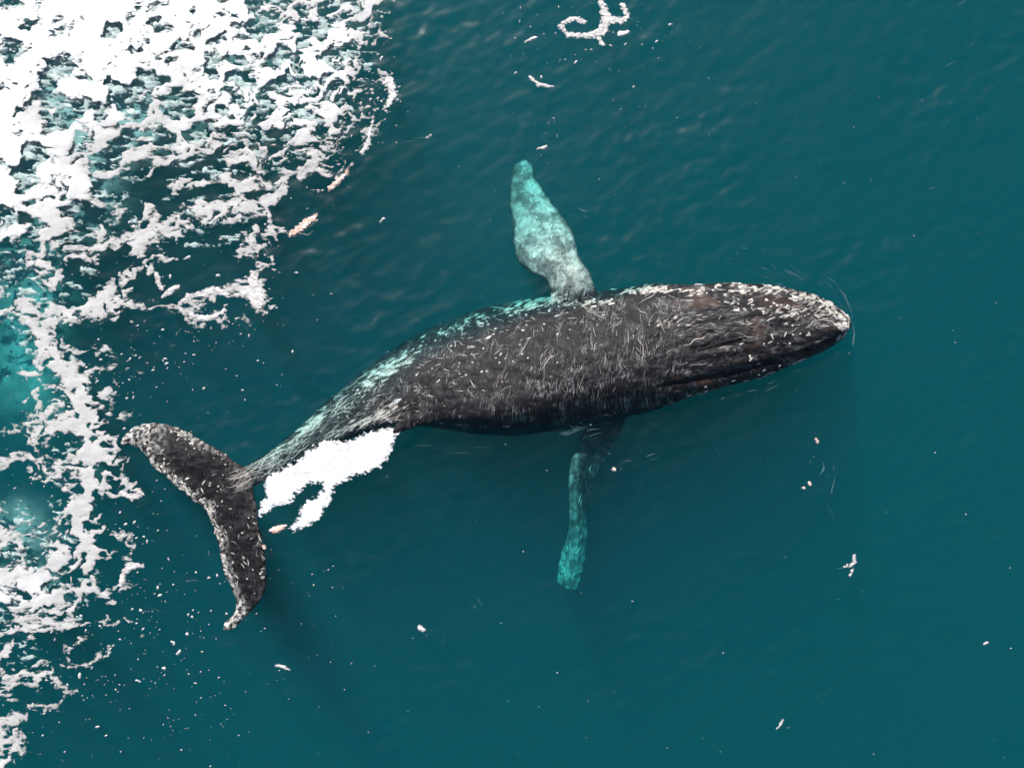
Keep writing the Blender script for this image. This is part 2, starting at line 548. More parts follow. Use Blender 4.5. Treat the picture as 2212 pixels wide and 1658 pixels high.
# ------------------------------------------------------------------ the whale: one body mesh
# upper edge, lower edge (photo pixels), widest level, top, bottom (metres), lean of the ridge towards the lower edge
ST = [
 (1833,697, 1833,712,  0.02, 0.10,-0.05, 0.00, 0.92),
 (1827,679, 1826,727,  0.01, 0.17,-0.22, 0.00, 0.92),
 (1800,656, 1794,748,  0.00, 0.25,-0.42, 0.05, 0.92),
 (1745,633, 1727,779, -0.01, 0.33,-0.62, 0.08, 0.92),
 (1660,615, 1642,814, -0.03, 0.40,-0.85, 0.12, 0.92),
 (1560,611, 1560,836, -0.05, 0.44,-1.05, 0.15, 0.94),
 (1480,615, 1487,860, -0.16, 0.46,-1.25, 0.16, 0.96),
 (1400,613, 1412,886, -0.34, 0.47,-1.45, 0.20, 1.00),
 (1320,626, 1337,906, -0.58, 0.47,-1.60, 0.24, 1.02),
 (1230,633, 1262,921, -0.76, 0.46,-1.75, 0.28, 1.06),
 (1140,645, 1187,933, -0.82, 0.43,-1.75, 0.34, 1.10),
 (1050,663, 1112,940, -0.82, 0.38,-1.65, 0.40, 1.14),
 (970,692,  1037,938, -0.78, 0.30,-1.50, 0.46, 1.14),
 (900,722,   965,928, -0.70, 0.18,-1.30, 0.52, 1.14),
 (840,760,   900,920, -0.56, 0.07,-1.05, 0.66, 1.15),
 (780,805,   835,925, -0.48,-0.01,-0.90, 0.62, 1.10),
 (720,855,   772,943, -0.42,-0.07,-0.76, 0.54, 1.05),
 (660,908,   708,968, -0.36,-0.11,-0.62, 0.44, 1.00),
 (605,957,   645,998, -0.30,-0.12,-0.50, 0.32, 0.95),
 (560,990,   592,1028,-0.22,-0.09,-0.38, 0.18, 0.92),
 (528,1008,  550,1050,-0.12,-0.03,-0.26, 0.08, 0.92),
 (497,1028,  510,1066,-0.04, 0.03,-0.15, 0.00, 0.92),
 (478,1046,  484,1068,-0.01, 0.02,-0.06, 0.00, 0.92),
]
def catmull(P, n):
    P = np.asarray(P, float)
    m = len(P)
    out = []
    for i in range(m - 1):
        p0 = P[max(i - 1, 0)]; p1 = P[i]; p2 = P[i + 1]; p3 = P[min(i + 2, m - 1)]
        for k in range(n):
            t = k / n
            out.append(0.5 * ((2 * p1) + (-p0 + p2) * t + (2 * p0 - 5 * p1 + 4 * p2 - p3) * t * t + (-p0 + 3 * p1 - 3 * p2 + p3) * t ** 3))
    out.append(P[-1])
    return np.array(out)
STI = catmull(ST, 6)

def tube():
    nth = 72
    th = np.linspace(0, 2 * np.pi, nth, endpoint=False)
    vs = []
    for ux, uy, lx, ly, zc, zt, zb, lean, e in STI:
        c = np.cos(th); s = np.sin(th)
        # c=+1 at the upper edge
        e = np.where(c > 0, e, 0.98)
        cc = np.sign(c) * np.abs(c) ** e; ss = np.sign(s) * np.abs(s) ** e
        h = cc - lean * np.clip(ss, 0, 1) * (1 - np.abs(cc)) * 1.3
        px = (ux + lx) / 2 + (ux - lx) / 2 * h
        py = (uy + ly) / 2 + (uy - ly) / 2 * h
        z = np.where(ss > 0, zc + (zt - zc) * ss, zc + (zc - zb) * ss)
        vs.append(np.stack([wx(px, zc), wy(py, zc), z], 1))
    V = np.concatenate(vs)
    n = len(STI)
    F = []
    for i in range(n - 1):
        for j in range(nth):
            a = i * nth + j; b = i * nth + (j + 1) % nth
            F.append((a, b, b + nth, a + nth))
    c0 = len(V); V = np.concatenate([V, [vs[0].mean(0)], [vs[-1].mean(0)]])
    for j in range(nth):
        F.append((c0, (j + 1) % nth, j))
        a = (n - 1) * nth
        F.append((c0 + 1, a + j, a + (j + 1) % nth))
    return V.tolist(), F

def lens(poly, thick, zfun, step=3.0, edge=26.0):
    """a closed blade: outline in pixels, half thickness thick at edge px inside the rim"""
    P = np.array(poly)
    x0, y0 = P.min(0) - 8; x1, y1 = P.max(0) + 8
    X, Y = np.meshgrid(np.arange(x0, x1, step), np.arange(y0, y1, step))
    F = poly_sdf(X, Y, poly) + 3.2 * fbm(X / 13, Y / 13, 777, 3)
    vx, vy, vf, fc = contour_mesh(X, Y, F)
    t = thick * (0.22 + 0.78 * np.sqrt(np.clip(vf / edge, 0, 1)))
    t = np.where(vf <= 0, thick * 0.16, t)
    zc = zfun(vx, vy)
    top = np.stack([wx(vx, zc), wy(vy, zc), zc + t], 1)
    bot = np.stack([wx(vx, zc), wy(vy, zc), zc - t], 1)
    n = len(vx)
    fr = fc[:, ::-1]
    # boundary edges
    e = np.concatenate([fc[:, [0, 1]], fc[:, [1, 2]], fc[:, [2, 0]]])
    key = e[:, 0].astype(np.int64) * n + e[:, 1]
    rev = e[:, 1].astype(np.int64) * n + e[:, 0]
    be = e[~np.isin(key, rev)]
    side = [(b, a, a + n, b + n) for a, b in be.tolist()]
    # the grid's y runs down, so faces as given look down: flip for the top
    return np.concatenate([top, bot]).tolist(), [tuple(q) for q in fr.tolist()] + [tuple(q) for q in (fc + n).tolist()] + [(d, c, b2, a2) for a2, b2, c, d in side]

FLUKE = smooth_poly([(262,958),(272,936),(300,918),(338,913),(378,920),(420,940),(455,962),(486,978),(508,998),(530,1010),
                     (548,1030),(548,1055),(553,1090),(560,1140),(570,1185),(577,1232),(572,1275),(552,1310),(528,1335),(505,1358),(487,1362),(483,1346),
                     (505,1325),(510,1300),(500,1270),(486,1240),(478,1205),(470,1165),(456,1125),(444,1096),(420,1084),(392,1058),(362,1030),
                     (335,1012),(318,990),(302,968),(282,962)], 5)
FLIP_A = smooth_poly([(1130,345),(1112,358),(1103,395),(1102,440),(1108,490),(1110,530),(1120,565),(1150,590),(1185,610),(1200,680),(1290,690),
                      (1285,622),(1275,592),(1252,556),(1243,522),(1232,490),(1214,466),(1192,440),(1180,420),(1166,398),(1154,385),(1152,362),(1142,347)], 5)
FLIP_B = smooth_poly([(1268,860),(1262,920),(1246,965),(1232,1000),(1228,1050),(1229,1110),(1225,1155),(1212,1195),(1203,1232),(1206,1262),(1238,1276),
                      (1254,1256),(1265,1205),(1270,1155),(1268,1110),(1277,1058),(1295,1010),(1320,965),(1346,920),(1360,860)], 5)
DORSAL = smooth_poly([(945,880),(915,884),(880,896),(852,920),(848,938),(868,932),(900,922),(940,910)], 5)

def joinlists(parts):
    V = []; F = []
    for v, f in parts:
        o = len(V)
        V += v
        F += [tuple(i + o for i in q) for q in f]
    return V, F

def build_whale_mesh():
    parts = [tube()]
    fz = lambda x, y: 0.015 + 0.03 * sstep(120, 0, np.hypot(x - 400, y - 1000)) - 0.05 * sstep(60, 220, np.hypot(x - 500, y - 1070)) \
        + 0.03 * fbm(x / 90, y / 90, 21, 2)
    parts.append(lens(FLUKE, 0.085, fz, 3.0, 34))
    za = lambda x, y: -0.19 - 0.36 * sstep(600, 345, y) - 0.10 * sstep(1240, 1110, x)
    parts.append(lens(FLIP_A, 0.10, za, 3.0, 38))
    zb = lambda x, y: -0.40 - 0.62 * sstep(900, 1276, y) - 0.12 * sstep(1230, 1290, x - 0.0 * y)
    parts.append(lens(FLIP_B, 0.09, zb, 3.0, 24))
    zd = lambda x, y: 0.10 + 0.16 * sstep(930, 860, x)
    parts.append(lens(DORSAL, 0.05, zd, 2.5, 12))
    V, F = joinlists(parts)
    me = bpy.data.meshes.new('whale_raw')
    me.from_pydata(V, [], F)
    me.update()
    bm = bmesh.new(); bm.from_mesh(me)
    bmesh.ops.recalc_face_normals(bm, faces=bm.faces)
    bm.to_mesh(me); bm.free()
    o = bpy.data.objects.new('whale_raw', me)
    col.objects.link(o)
    md = o.modifiers.new('r', 'REMESH'); md.mode = 'VOXEL'; md.voxel_size = 0.022; md.use_smooth_shade = True
    sm = o.modifiers.new('s', 'SMOOTH'); sm.iterations = 4; sm.factor = 0.5
    dg = bpy.context.evaluated_depsgraph_get()
    ev = o.evaluated_get(dg)
    out = bpy.data.meshes.new_from_object(ev, depsgraph=dg)
    bpy.data.objects.remove(o); bpy.data.meshes.remove(me)
    return out

whale_me = build_whale_mesh()
whale_me.name = 'whale_body'
nv = len(whale_me.vertices)
co = np.empty(nv * 3, np.float32); whale_me.vertices.foreach_get('co', co); co = co.reshape(-1, 3).astype(float)
nr = np.empty(nv * 3, np.float32); whale_me.vertices.foreach_get('normal', nr); nr = nr.reshape(-1, 3).astype(float)
VPX = co[:, 0] * CAM_H / (CAM_H - co[:, 2]) * PPM + CX
VPY = CY - co[:, 1] * CAM_H / (CAM_H - co[:, 2]) * PPM
up = nr[:, 2]
MOUTH = [(1836,716),(1790,738),(1740,757),(1680,778),(1600,800),(1530,815),(1470,826),(1420,838)]
RIDGE = [(1825,703),(1760,712),(1700,722),(1640,732),(1600,737)]
disp = np.zeros(nv)
dm, _ = seg_dist(VPX, VPY, MOUTH)
head = sstep(1380, 1480, VPX)
disp -= 0.035 * np.exp(-(dm / 5.0) ** 2) * head * (up > -0.3)
below = np.zeros(nv)
disp += 0.022 * np.exp(-((dm - 17) / 10.0) ** 2) * head * (up > -0.4)
for off, wd_, am_ in ((-26, 7, 0.020), (-48, 7, 0.018), (24, 7, 0.018), (46, 7, 0.014), (-70, 7, 0.014)):
    dl, _ = seg_dist(VPX, VPY, [(1822, 703 + off * 0.25), (1760, 708 + off * 0.8), (1680, 718 + off * 1.05), (1580, 732 + off * 1.1), (1500, 742 + off)])
    disp += am_ * np.exp(-(dl / wd_) ** 2) * (up > 0)
dr, _ = seg_dist(VPX, VPY, RIDGE)
disp += 0.035 * np.exp(-(dr / 9.0) ** 2) * (up > 0)
BLOW = [(1502,757),(1540,748),(1575,742),(1602,735)]
db, _ = seg_dist(VPX, VPY, BLOW)
disp += 0.02 * np.exp(-((db - 16) / 9.0) ** 2) * (up > 0) - 0.03 * np.exp(-(db / 5.0) ** 2) * (up > 0)
bodym = (VPY < 640 + 0.6 * np.clip(1500 - VPX, 0, 2000)) | True
disp += 0.020 * fbm(VPX / 55, VPY / 40, 31, 3) + 0.010 * fbm(VPX / 17, VPY / 12, 35, 2)
# old scars and creases in the skin
disp += 0.012 * np.clip(fbm(VPX / 14 + 2.0 * fbm(VPX / 60, VPY / 60, 44, 2), VPY / 30, 41, 3), 0, 1) * (up > 0)
co2 = co + nr * disp[:, None]
whale_me.vertices.foreach_set('co', co2.astype(np.float32).ravel())
whale_me.update()

in_flA = sstep(-4, 10, poly_sdf(VPX, VPY, FLIP_A)) * (co[:, 2] < 0.02) * sstep(642, 606, VPY)
in_flB = sstep(-4, 6, poly_sdf(VPX, VPY, FLIP_B)) * (co[:, 2] < -0.2) * sstep(905, 950, VPY)
skin = np.empty((nv, 4)); skin[:, 3] = 1
base = np.array([0.012, 0.0108, 0.0125])
n1 = fbm(VPX / 40, VPY / 30, 51, 5); n2 = fbm(VPX / 12, VPY / 12, 57, 4)
c = base[None, :] * (1 + 0.7 * n1 + 0.6 * n2)[:, None]
brown = np.array([0.075, 0.042, 0.030])
kb = np.clip(sstep(0.05, 0.5, fbm(VPX / 70, VPY / 45, 61, 4)) * head * 0.7, 0, 1)
c = c * (1 - kb[:, None]) + brown * kb[:, None]
grey = np.array([0.17, 0.17, 0.17])
kg = np.clip(sstep(0.10, 0.45, fbm(VPX / 30, VPY / 14, 67, 4)) * 0.55 * (0.3 + 0.7 * head), 0, 1)
c = c * (1 - kg[:, None]) + grey * kg[:, None]
white = np.array([0.56, 0.52, 0.47])
# pale flank patches: foam and lit skin painted into the colour
def blob(cx, cy, rx, ry, rot=0.0):
    ca, sa = math.cos(rot), math.sin(rot)
    u = (VPX - cx) * ca + (VPY - cy) * sa; v = -(VPX - cx) * sa + (VPY - cy) * ca
    return np.exp(-(u / rx) ** 2 - (v / ry) ** 2)
kw = blob(835, 800, 75, 20, -0.55) * 0.9 + blob(668, 920, 45, 13, -0.75) * 1.2 + blob(590, 985, 45, 9, -0.6) * 0.6
kw += blob(805, 902, 85, 11, -0.42) * 0.85  # pale strip paints in the foam and light along the ridge
kw += blob(1130, 660, 70, 18, -0.25) * 0.55 + blob(1195, 648, 60, 18, 0.1) * 0.5 + blob(1000, 700, 60, 12, -0.4) * 0.5
kw += blob(1400, 622, 50, 14, 0.0) * 0.7 + blob(1770, 660, 60, 18, 0.45) * 0.6 + blob(1640, 628, 90, 14, 0.1) * 0.5 + blob(1680, 678, 80, 16, 0.1) * 0.45 + blob(1460, 690, 70, 22, -0.1) * 0.4
ca_, sa_ = math.cos(-0.5), math.sin(-0.5)
nw = fbm((VPX * ca_ + VPY * sa_) / 26, (-VPX * sa_ + VPY * ca_) / 6, 71, 5, 0.62)
kw = sstep(0.45, 0.80, kw * 0.9 + 1.5 * nw * sstep(0.05, 0.3, kw))
c = c * (1 - kw[:, None]) + white * kw[:, None]
# flippers: white skin, grey mottling paints in the rippling underwater light
na = fbm(VPX / 30 + 0.6 * fbm(VPX / 18, VPY / 18, 83, 2), VPY / 42, 81, 5, 0.65)
fa = in_flA * (0.30 + 0.70 * sstep(-0.18, 0.16, na)) * (0.55 + 0.45 * sstep(0, 30, VPX - 1112 - 0.25 * np.clip(VPY - 480, 0, 200)))
fa *= 1 - 0.35 * sstep(18, 0, seg_dist(VPX, VPY, [(1150,590),(1240,600),(1290,640)])[0]) * 0.6
c = c * (1 - fa[:, None]) + np.array([0.52, 0.49, 0.45]) * fa[:, None]
fbk = sstep(26, 4, seg_dist(VPX, VPY, [(1246,965),(1232,1000),(1228,1050),(1232,1110)])[0])
fb = in_flB * np.clip(np.maximum(fbk * 0.8, sstep(1060, 1200, VPY)), 0, 1) * (0.25 + 0.75 * sstep(-0.2, 0.3, fbm(VPX / 10, VPY / 24, 91, 4, 0.6) + 0.02))
c = c * (1 - fb[:, None]) + np.array([0.36, 0.37, 0.34]) * fb[:, None]
# flukes: dark, pale leading edges
sf = poly_sdf(VPX, VPY, FLUKE)
flk = (sf > -6) & (VPX < 580)
edge = np.where(flk, sstep(26, 2, sf + 14 * fbm(VPX / 20, VPY / 20, 95, 3)), 0)
TRAIL = [(262,958),(282,964),(302,968),(318,990),(335,1012),(362,1030),(392,1058),(420,1084),(444,1096),(456,1125),(470,1165),(478,1205),(486,1240),(500,1270),(510,1300),(505,1325),(487,1355)]
trail = sstep(34, 10, seg_dist(VPX, VPY, TRAIL)[0]) + 0.75 * sstep(22, 6, seg_dist(VPX, VPY, [(290,920),(338,913),(378,920),(420,940),(460,965)])[0])
edge = edge * np.clip(0.12 + trail * (0.55 + 0.9 * fbm(VPX / 30, VPY / 30, 97, 3)), 0, 1)
tipk = np.where(flk, sstep(90, 20, np.hypot(VPX - 285, VPY - 945)) + sstep(60, 15, np.hypot(VPX - 500, VPY - 1345)), 0)
ke = np.clip(edge * 0.8 + 0.7 * tipk, 0, 0.95) * sstep(-0.15, 0.25, fbm(VPX / 9, VPY / 9, 99, 4))
c = c * (1 - ke[:, None]) + np.array([0.66, 0.64, 0.60]) * ke[:, None]
skin[:, :3] = np.clip(c, 0.004, 0.9)
skin[:, 3] = np.where(flk, 0.25 + 0.75 * edge, 1.0) * (0.12 + 0.88 * sstep(0.0, 0.35, fbm(VPX / 52, VPY / 34, 105, 3) + 0.16 * np.exp(-((VPX - 1270) / 110) ** 2)))
at = whale_me.attributes.new('skin', 'FLOAT_COLOR', 'POINT')
at.data.foreach_set('color', skin.astype(np.float32).ravel())

mid = np.stack([(STI[:, 0] + STI[:, 2]) / 2, (STI[:, 1] + STI[:, 3]) / 2], 1)
arc = np.concatenate([[0], np.cumsum(np.hypot(*np.diff(mid, axis=0).T))])
near = np.zeros(nv, int); bestd = np.full(nv, 1e9)
for k in range(len(mid)):
    dd = np.hypot(VPX - mid[k, 0], VPY - mid[k, 1])
    m_ = dd < bestd
    bestd[m_] = dd[m_]; near[m_] = k
tx = np.gradient(mid[:, 0]); ty = np.gradient(mid[:, 1]); tl = np.hypot(tx, ty) + 1e-6
tx /= tl; ty /= tl
du = (VPX - mid[near, 0]) * tx[near] + (VPY - mid[near, 1]) * ty[near]
dv = -(VPX - mid[near, 0]) * ty[near] + (VPY - mid[near, 1]) * tx[near]
grain = np.stack([(arc[near] + du) / PPM, dv / PPM - 0.7 * co[:, 2], sstep(1430, 1530, VPX)], 1)
at = whale_me.attributes.new('grain', 'FLOAT_VECTOR', 'POINT')
at.data.foreach_set('vector', grain.astype(np.float32).ravel())

whale = bpy.data.objects.new('humpback_whale', None)
col.objects.link(whale)
whale.empty_display_size = 0.5
whale['label'] = 'large dark humpback whale swimming at the surface beside the white foam'
whale['category'] = 'whale'
whale_me.materials.clear()
add('body', whale_me, M_SKIN, whale)

# surface lookup
whale_me.calc_loop_triangles()
BVH = BVHTree.FromPolygons([tuple(v) for v in co2.tolist()], [tuple(p.vertices) for p in whale_me.polygons])
def drop(px, py, zref=0.1):
    x = float(wx(px, zref)); y = float(wy(py, zref))
    hit = BVH.ray_cast(Vector((x, y, 3.0)), Vector((0, 0, -1)))
    return hit[0], hit[1]

# body coordinates: s along (station index), t across (-1 lower edge .. +1 upper edge)
MIDX = (STI[:, 0] + STI[:, 2]) / 2; MIDY = (STI[:, 1] + STI[:, 3]) / 2
def body_point(s, t):
    i = min(max(s * (len(STI) - 1), 0), len(STI) - 1.001)
    k = int(i); f = i - k
    r = STI[k] * (1 - f) + STI[k + 1] * f
    x = (r[0] + r[2]) / 2 + (r[0] - r[2]) / 2 * t
    y = (r[1] + r[3]) / 2 + (r[1] - r[3]) / 2 * t
    d = STI[k + 1] - STI[k]
    ax = ((d[0] + d[2]), (d[1] + d[3]))
    return x, y, math.atan2(ax[1], ax[0])      # direction head -> tail

CL_BODY = Lookup(lambda X, Y: fbm(X / 46, Y / 30, 120, 3), 400, 1850, 560, 1100, 4)
CL_FLUKE = Lookup(lambda X, Y: fbm(X / 26, Y / 26, 140, 3), 240, 600, 890, 1380, 2)
CL_FLECK = Lookup(lambda X, Y: fbm(X / 45, Y / 28, 400, 3), -100, 2300, -100, 1760, 5)
SD_FLUKE = Lookup(lambda X, Y: poly_sdf(X, Y, FLUKE), 240, 600, 890, 1380, 1.5)
TR_FLUKE = Lookup(lambda X, Y: sstep(40, 14, seg_dist(X, Y, TRAIL)[0]), 240, 600, 890, 1380, 2)
WAVE = Lookup(wave, -9, 9, -7, 7, 0.03)

class Ribbons:
    def __init__(self): self.v = []; self.f = []; self.c = []
    def stroke(self, pts, width, height, color):
        """pts: px list; a low ridge on the whale"""
        n = len(pts)
        base = len(self.v); ok = 0
        for i, (x, y) in enumerate(pts):
            a = pts[max(i - 1, 0)]; b = pts[min(i + 1, n - 1)]
            dx, dy = b[0] - a[0], b[1] - a[1]
            l = math.hypot(dx, dy) or 1
            nx, ny = -dy / l, dx / l
            w = width * (0.25 + 0.75 * math.sin(math.pi * (i + 0.35) / (n - 0.3)))
            p, nn = drop(x, y)
            if p is None:
                del self.v[base:]; del self.c[base:]
                return False
            side = Vector((nx, -ny, 0)) * (w / PPM)
            side -= nn * side.dot(nn)
            h = height * (0.3 + 0.7 * math.sin(math.pi * (i + 0.35) / (n - 0.3)))
            self.v += [p - side - nn * 0.006, p + nn * h, p + side - nn * 0.006]
            self.c += [color] * 3
        for i in range(n - 1):
            a = base + i * 3
            self.f += [(a, a + 3, a + 4, a + 1), (a + 1, a + 4, a + 5, a + 2)]
        return True
    def build(self, name, mat, parent):
        me = bpy.data.meshes.new(name)
        me.from_pydata([tuple(p) for p in self.v], [], self.f)
        bm = bmesh.new(); bm.from_mesh(me); bmesh.ops.recalc_face_normals(bm, faces=bm.faces); bm.to_mesh(me); bm.free()
        me.polygons.foreach_set('use_smooth', [True] * len(me.polygons))
        at = me.attributes.new('skin', 'FLOAT_COLOR', 'POINT')
        at.data.foreach_set('color', np.array([(*c, 1) for c in self.c], np.float32).ravel())
        return add(name, me, mat, parent, kind='stuff')

def pale(k):
    g = random.uniform(0.75, 1.15) * k
    w = random.random()
    g *= 0.35 + 0.85 * random.random() ** 1.8
    g *= 1.45
    return (min(0.9, 0.50 * g), min(0.88, (0.455 + 0.03 * w) * g), min(0.85, (0.41 + 0.06 * w) * g))

def worm(x, y, ang, length, n, wob):
    pts = []
    a = ang
    cx, cy = x - math.cos(ang) * length / 2, y - math.sin(ang) * length / 2
    for i in range(n):
        pts.append((cx, cy))
        a += random.gauss(0, wob)
        a += (ang - a) * 0.3
        cx += math.cos(a) * length / (n - 1); cy += math.sin(a) * length / (n - 1)
    return pts

rb = Ribbons()  # pale ridges: wet skin highlights put into colour and shape
def lit(t):          # fewer painted highlights towards the lower flank
    return float(sstep(-0.95, 0.1, t))
cnt = 0
while cnt < 1400:
    s = random.random() ** 0.9 * 0.74 + 0.01
    t = random.uniform(-0.98, 0.95)
    x, y, ang = body_point(s, t)
    cnt += 1
    clump = CL_BODY(x, y)
    if random.random() > 0.05 + 0.50 * lit(t) + 1.4 * clump: continue
    if x > 1480:                                  # head: along the jaw
        a = ang + random.gauss(0, 0.16) + 0.35 * t * float(sstep(1600, 1800, x)) * -1
        L = random.uniform(5, 24) if random.random() < 0.87 else random.uniform(25, 65)
        wd = random.uniform(0.4, 1.5); wob = 0.3
        k = 0.75 + 0.35 * (t > 0.2)
        if t < -0.2 and random.random() < 0.55: continue
    elif x > 1060:                                # back: fanned down the flank
        k = float(sstep(1490, 1390, x)) * (0.86 - 0.42 * float(sstep(1230, 1060, x)))
        a = ang - math.pi / 2 * k + random.gauss(0, 0.24) + 0.25 * t
        if t > 0.5: a = ang + random.gauss(0.35, 0.4)
        L = random.uniform(6, 24) if random.random() < 0.84 else random.uniform(24, 75)
        wd = random.uniform(0.3, 0.95); wob = 0.34
        k = 0.45 + 0.45 * lit(t)
    else:                                         # towards the tail: short worms
        a = ang + random.gauss(0.1, 0.55)
        L = random.uniform(5, 20); wd = random.uniform(0.4, 1.3); wob = 0.55
        k = 0.8
    n = max(4, int(L / 5))
    rb.stroke(worm(x, y, a, L, n, wob), wd, 0.005 + 0.004 * wd, pale(k))
# tail stock: long fine lines
for _ in range(420):
    s = random.uniform(0.66, 0.95); t = random.uniform(-0.9, 0.95)
    x, y, ang = body_point(s, t)
    L = random.uniform(8, 45)
    rb.stroke(worm(x, y, ang + random.gauss(0, 0.2), L, max(4, int(L / 5)), 0.15), random.uniform(0.5, 1.6), 0.01, pale(random.uniform(0.4, 1.1)))
# flukes
fl_bb = np.array(FLUKE)
k = 0
while k < 900:
    x = random.uniform(258, 585); y = random.uniform(908, 1366)
    d = SD_FLUKE(x, y)
    if d < 2: continue
    k += 1
    near_trail = TR_FLUKE(x, y)
    dens = 0.08 + 0.75 * math.exp(-d / 12.0) * (0.25 + 0.75 * near_trail) + 0.6 * CL_FLUKE(x, y)
    if math.hypot(x - 290, y - 945) < 55 or math.hypot(x - 500, y - 1345) < 35: dens += 0.3
    if random.random() > dens: continue
    a = (2.2 if y < 1080 else 1.2) + random.gauss(0, 0.6)
    L = random.uniform(4, 17)
    rb.stroke(worm(x, y, a, L, max(3, int(L / 4)), 0.35), random.uniform(0.8, 2.4), 0.016, pale(random.uniform(0.4, 0.8) + 0.6 * math.exp(-d / 10.0)))
# flippers: pale strokes for wet skin highlights
for poly, nn, bb in ((FLIP_A, 50, (1100, 1290, 345, 625)), (FLIP_B, 30, (1200, 1350, 940, 1276))):
    k = 0
    sd = Lookup(lambda X, Y: poly_sdf(X, Y, poly), bb[0], bb[1], bb[2], bb[3])
    while k < nn:
        x = random.uniform(bb[0], bb[1]); y = random.uniform(bb[2], bb[3])
        d = sd(x, y)
        if d < 2: continue
        k += 1
        if random.random() > 0.25 + math.exp(-d / 8.0): continue
        L = random.uniform(6, 26)
        rb.stroke(worm(x, y, 1.35 + random.gauss(0, 0.5), L, 5, 0.3), random.uniform(0.7, 1.8), 0.012, (0.62, 0.66, 0.62))
rb.build('skin_glint_marks', M_GLINT, whale)

# blowhole: two dark slits sunk in the ridge
def blow_slit(off, parent):
    V = []; F = []
    n = 26
    for i in range(n):
        f = i / (n - 1)
        x = 1500 + 104 * f; y = 759 - 25 * f + off * (0.35 + 0.65 * f) - 5 * math.sin(math.pi * f)
        p, nn = drop(x, y)
        w = 0.034 * math.sin(math.pi * (f * 0.92 + 0.04))
        sd = Vector((0.24, 1, 0)).normalized() * w
        V += [p - sd + nn * 0.012, p + nn * 0.024, p + sd + nn * 0.012, p - nn * 0.05]
    for i in range(n - 1):
        a = i * 4
        for q in range(4):
            F.append((a + q, a + (q + 1) % 4, a + 4 + (q + 1) % 4, a + 4 + q))
    e = (n - 1) * 4
    F += [(3, 2, 1, 0), (e, e + 1, e + 2, e + 3)]
    me = bpy.data.meshes.new('blowhole'); me.from_pydata([tuple(v) for v in V], [], F)
    add('blowhole', me, M_DARK, parent)
blow_slit(-4, whale); blow_slit(6, whale)

# barnacles: low craters
def barnacle_mesh(seed):
    r = random.Random(seed)
    V = []; F = []
    n = 7
    for ring, (rad, z) in enumerate(((1.0, -0.25), (0.82, 0.35), (0.45, 0.62), (0.25, 0.42))):
        for i in range(n):
            a = 2 * math.pi * i / n + ring * 0.25
            q = rad * r.uniform(0.8, 1.2)
            V.append((q * math.cos(a), q * math.sin(a), z * r.uniform(0.8, 1.2)))
    for ring in range(3):
        for i in range(n):
            a = ring * n + i; b = ring * n + (i + 1) % n
            F.append((a, b, b + n, a + n))
    F.append(tuple(3 * n + i for i in range(n)))
    me = bpy.data.meshes.new('barnacle'); me.from_pydata(V, [], F)
    me.polygons.foreach_set('use_smooth', [True] * len(F))
    me.materials.append(M_BARN)
    return me
BM = [barnacle_mesh(k) for k in range(5)]

spots = []
def spot(x, y, r): spots.append((x, y, r))
def jitter_line(pts, n, spread, r0, r1):
    P = np.array(pts, float)
    seg = np.hypot(*(np.diff(P, axis=0).T)); cum = np.concatenate([[0], np.cumsum(seg)])
    for _ in range(n):
        d = random.uniform(0, cum[-1])
        spot(np.interp(d, cum, P[:, 0]) + random.gauss(0, spread), np.interp(d, cum, P[:, 1]) + random.gauss(0, spread), random.uniform(r0, r1))
jitter_line([(1830,690),(1800,662),(1745,642),(1660,625),(1560,622)], 150, 8, 2.0, 5.5)
jitter_line([(1560,622),(1480,628),(1390,625),(1320,638)], 70, 8, 2.0, 5.5)
jitter_line([(1800,690),(1740,678),(1660,668),(1560,655)], 60, 14, 1.8, 4.5)
jitter_line([(1790,752),(1720,785),(1640,818),(1560,836),(1500,850)], 130, 5, 1.8, 4.6)
jitter_line([(1828,705),(1815,715),(1800,700)], 30, 8, 2.0, 5.0)
jitter_line([(1760,715),(1690,735),(1620,765),(1560,790)], 40, 16, 1.5, 3.6)
jitter_line([(1330,650),(1230,650),(1130,668),(1040,690),(960,712),(890,745)], 90, 9, 1.8, 5.0)
jitter_line([(1300,690),(1200,720),(1100,740),(1000,780),(920,820)], 60, 30, 1.5, 3.2)
jitter_line([(800,830),(720,890),(640,950),(580,1000)], 50, 10, 1.4, 3.2)
jitter_line([(318,990),(335,1012),(362,1030),(392,1058),(420,1084),(444,1096),(456,1125)], 150, 10, 1.6, 5.2)
jitter_line([(456,1125),(470,1165),(478,1205),(486,1240),(500,1270),(512,1310),(500,1345)], 120, 8, 1.5, 4.2)
jitter_line([(300,930),(338,926),(378,932),(420,952),(455,975),(500,1005)], 60, 7, 1.5, 3.6)
jitter_line([(552,1100),(565,1180),(568,1240),(550,1290)], 14, 8, 1.5, 3.6)
jitter_line([(420,1000),(480,1080),(500,1160),(530,1230)], 60, 26, 1.3, 3.0)
placed = 0
crust_v = []; crust_f = []
spots.sort(key=lambda q: -q[2])
for x, y, r in spots:
    if CL_BODY(x * 1.7, y * 1.7 - 500) + CL_FLECK(x, y) < random.uniform(-0.35, 0.25): continue
    p, nn = drop(x, y)
    if p is None: continue
    rad = r / PPM
    q = nn.to_track_quat('Z', 'Y')
    if placed < 290:
        o = add('barnacle', BM[placed % 5], None, whale)
        o.location = p
        o.rotation_mode = 'QUATERNION'; o.rotation_quaternion = q
        st = random.uniform(0.8, 2.6)
        o.scale = (rad * st, rad / st ** 0.5, rad * random.uniform(0.5, 0.8))
        placed += 1
    else:
        me = BM[random.randrange(5)]
        b = len(crust_v)
        for v in me.vertices:
            w = q @ Vector((v.co.x * rad * 1.2, v.co.y * rad, v.co.z * rad * 0.6))
            crust_v.append(tuple(p + w))
        crust_f += [tuple(i + b for i in pl.vertices) for pl in me.polygons]
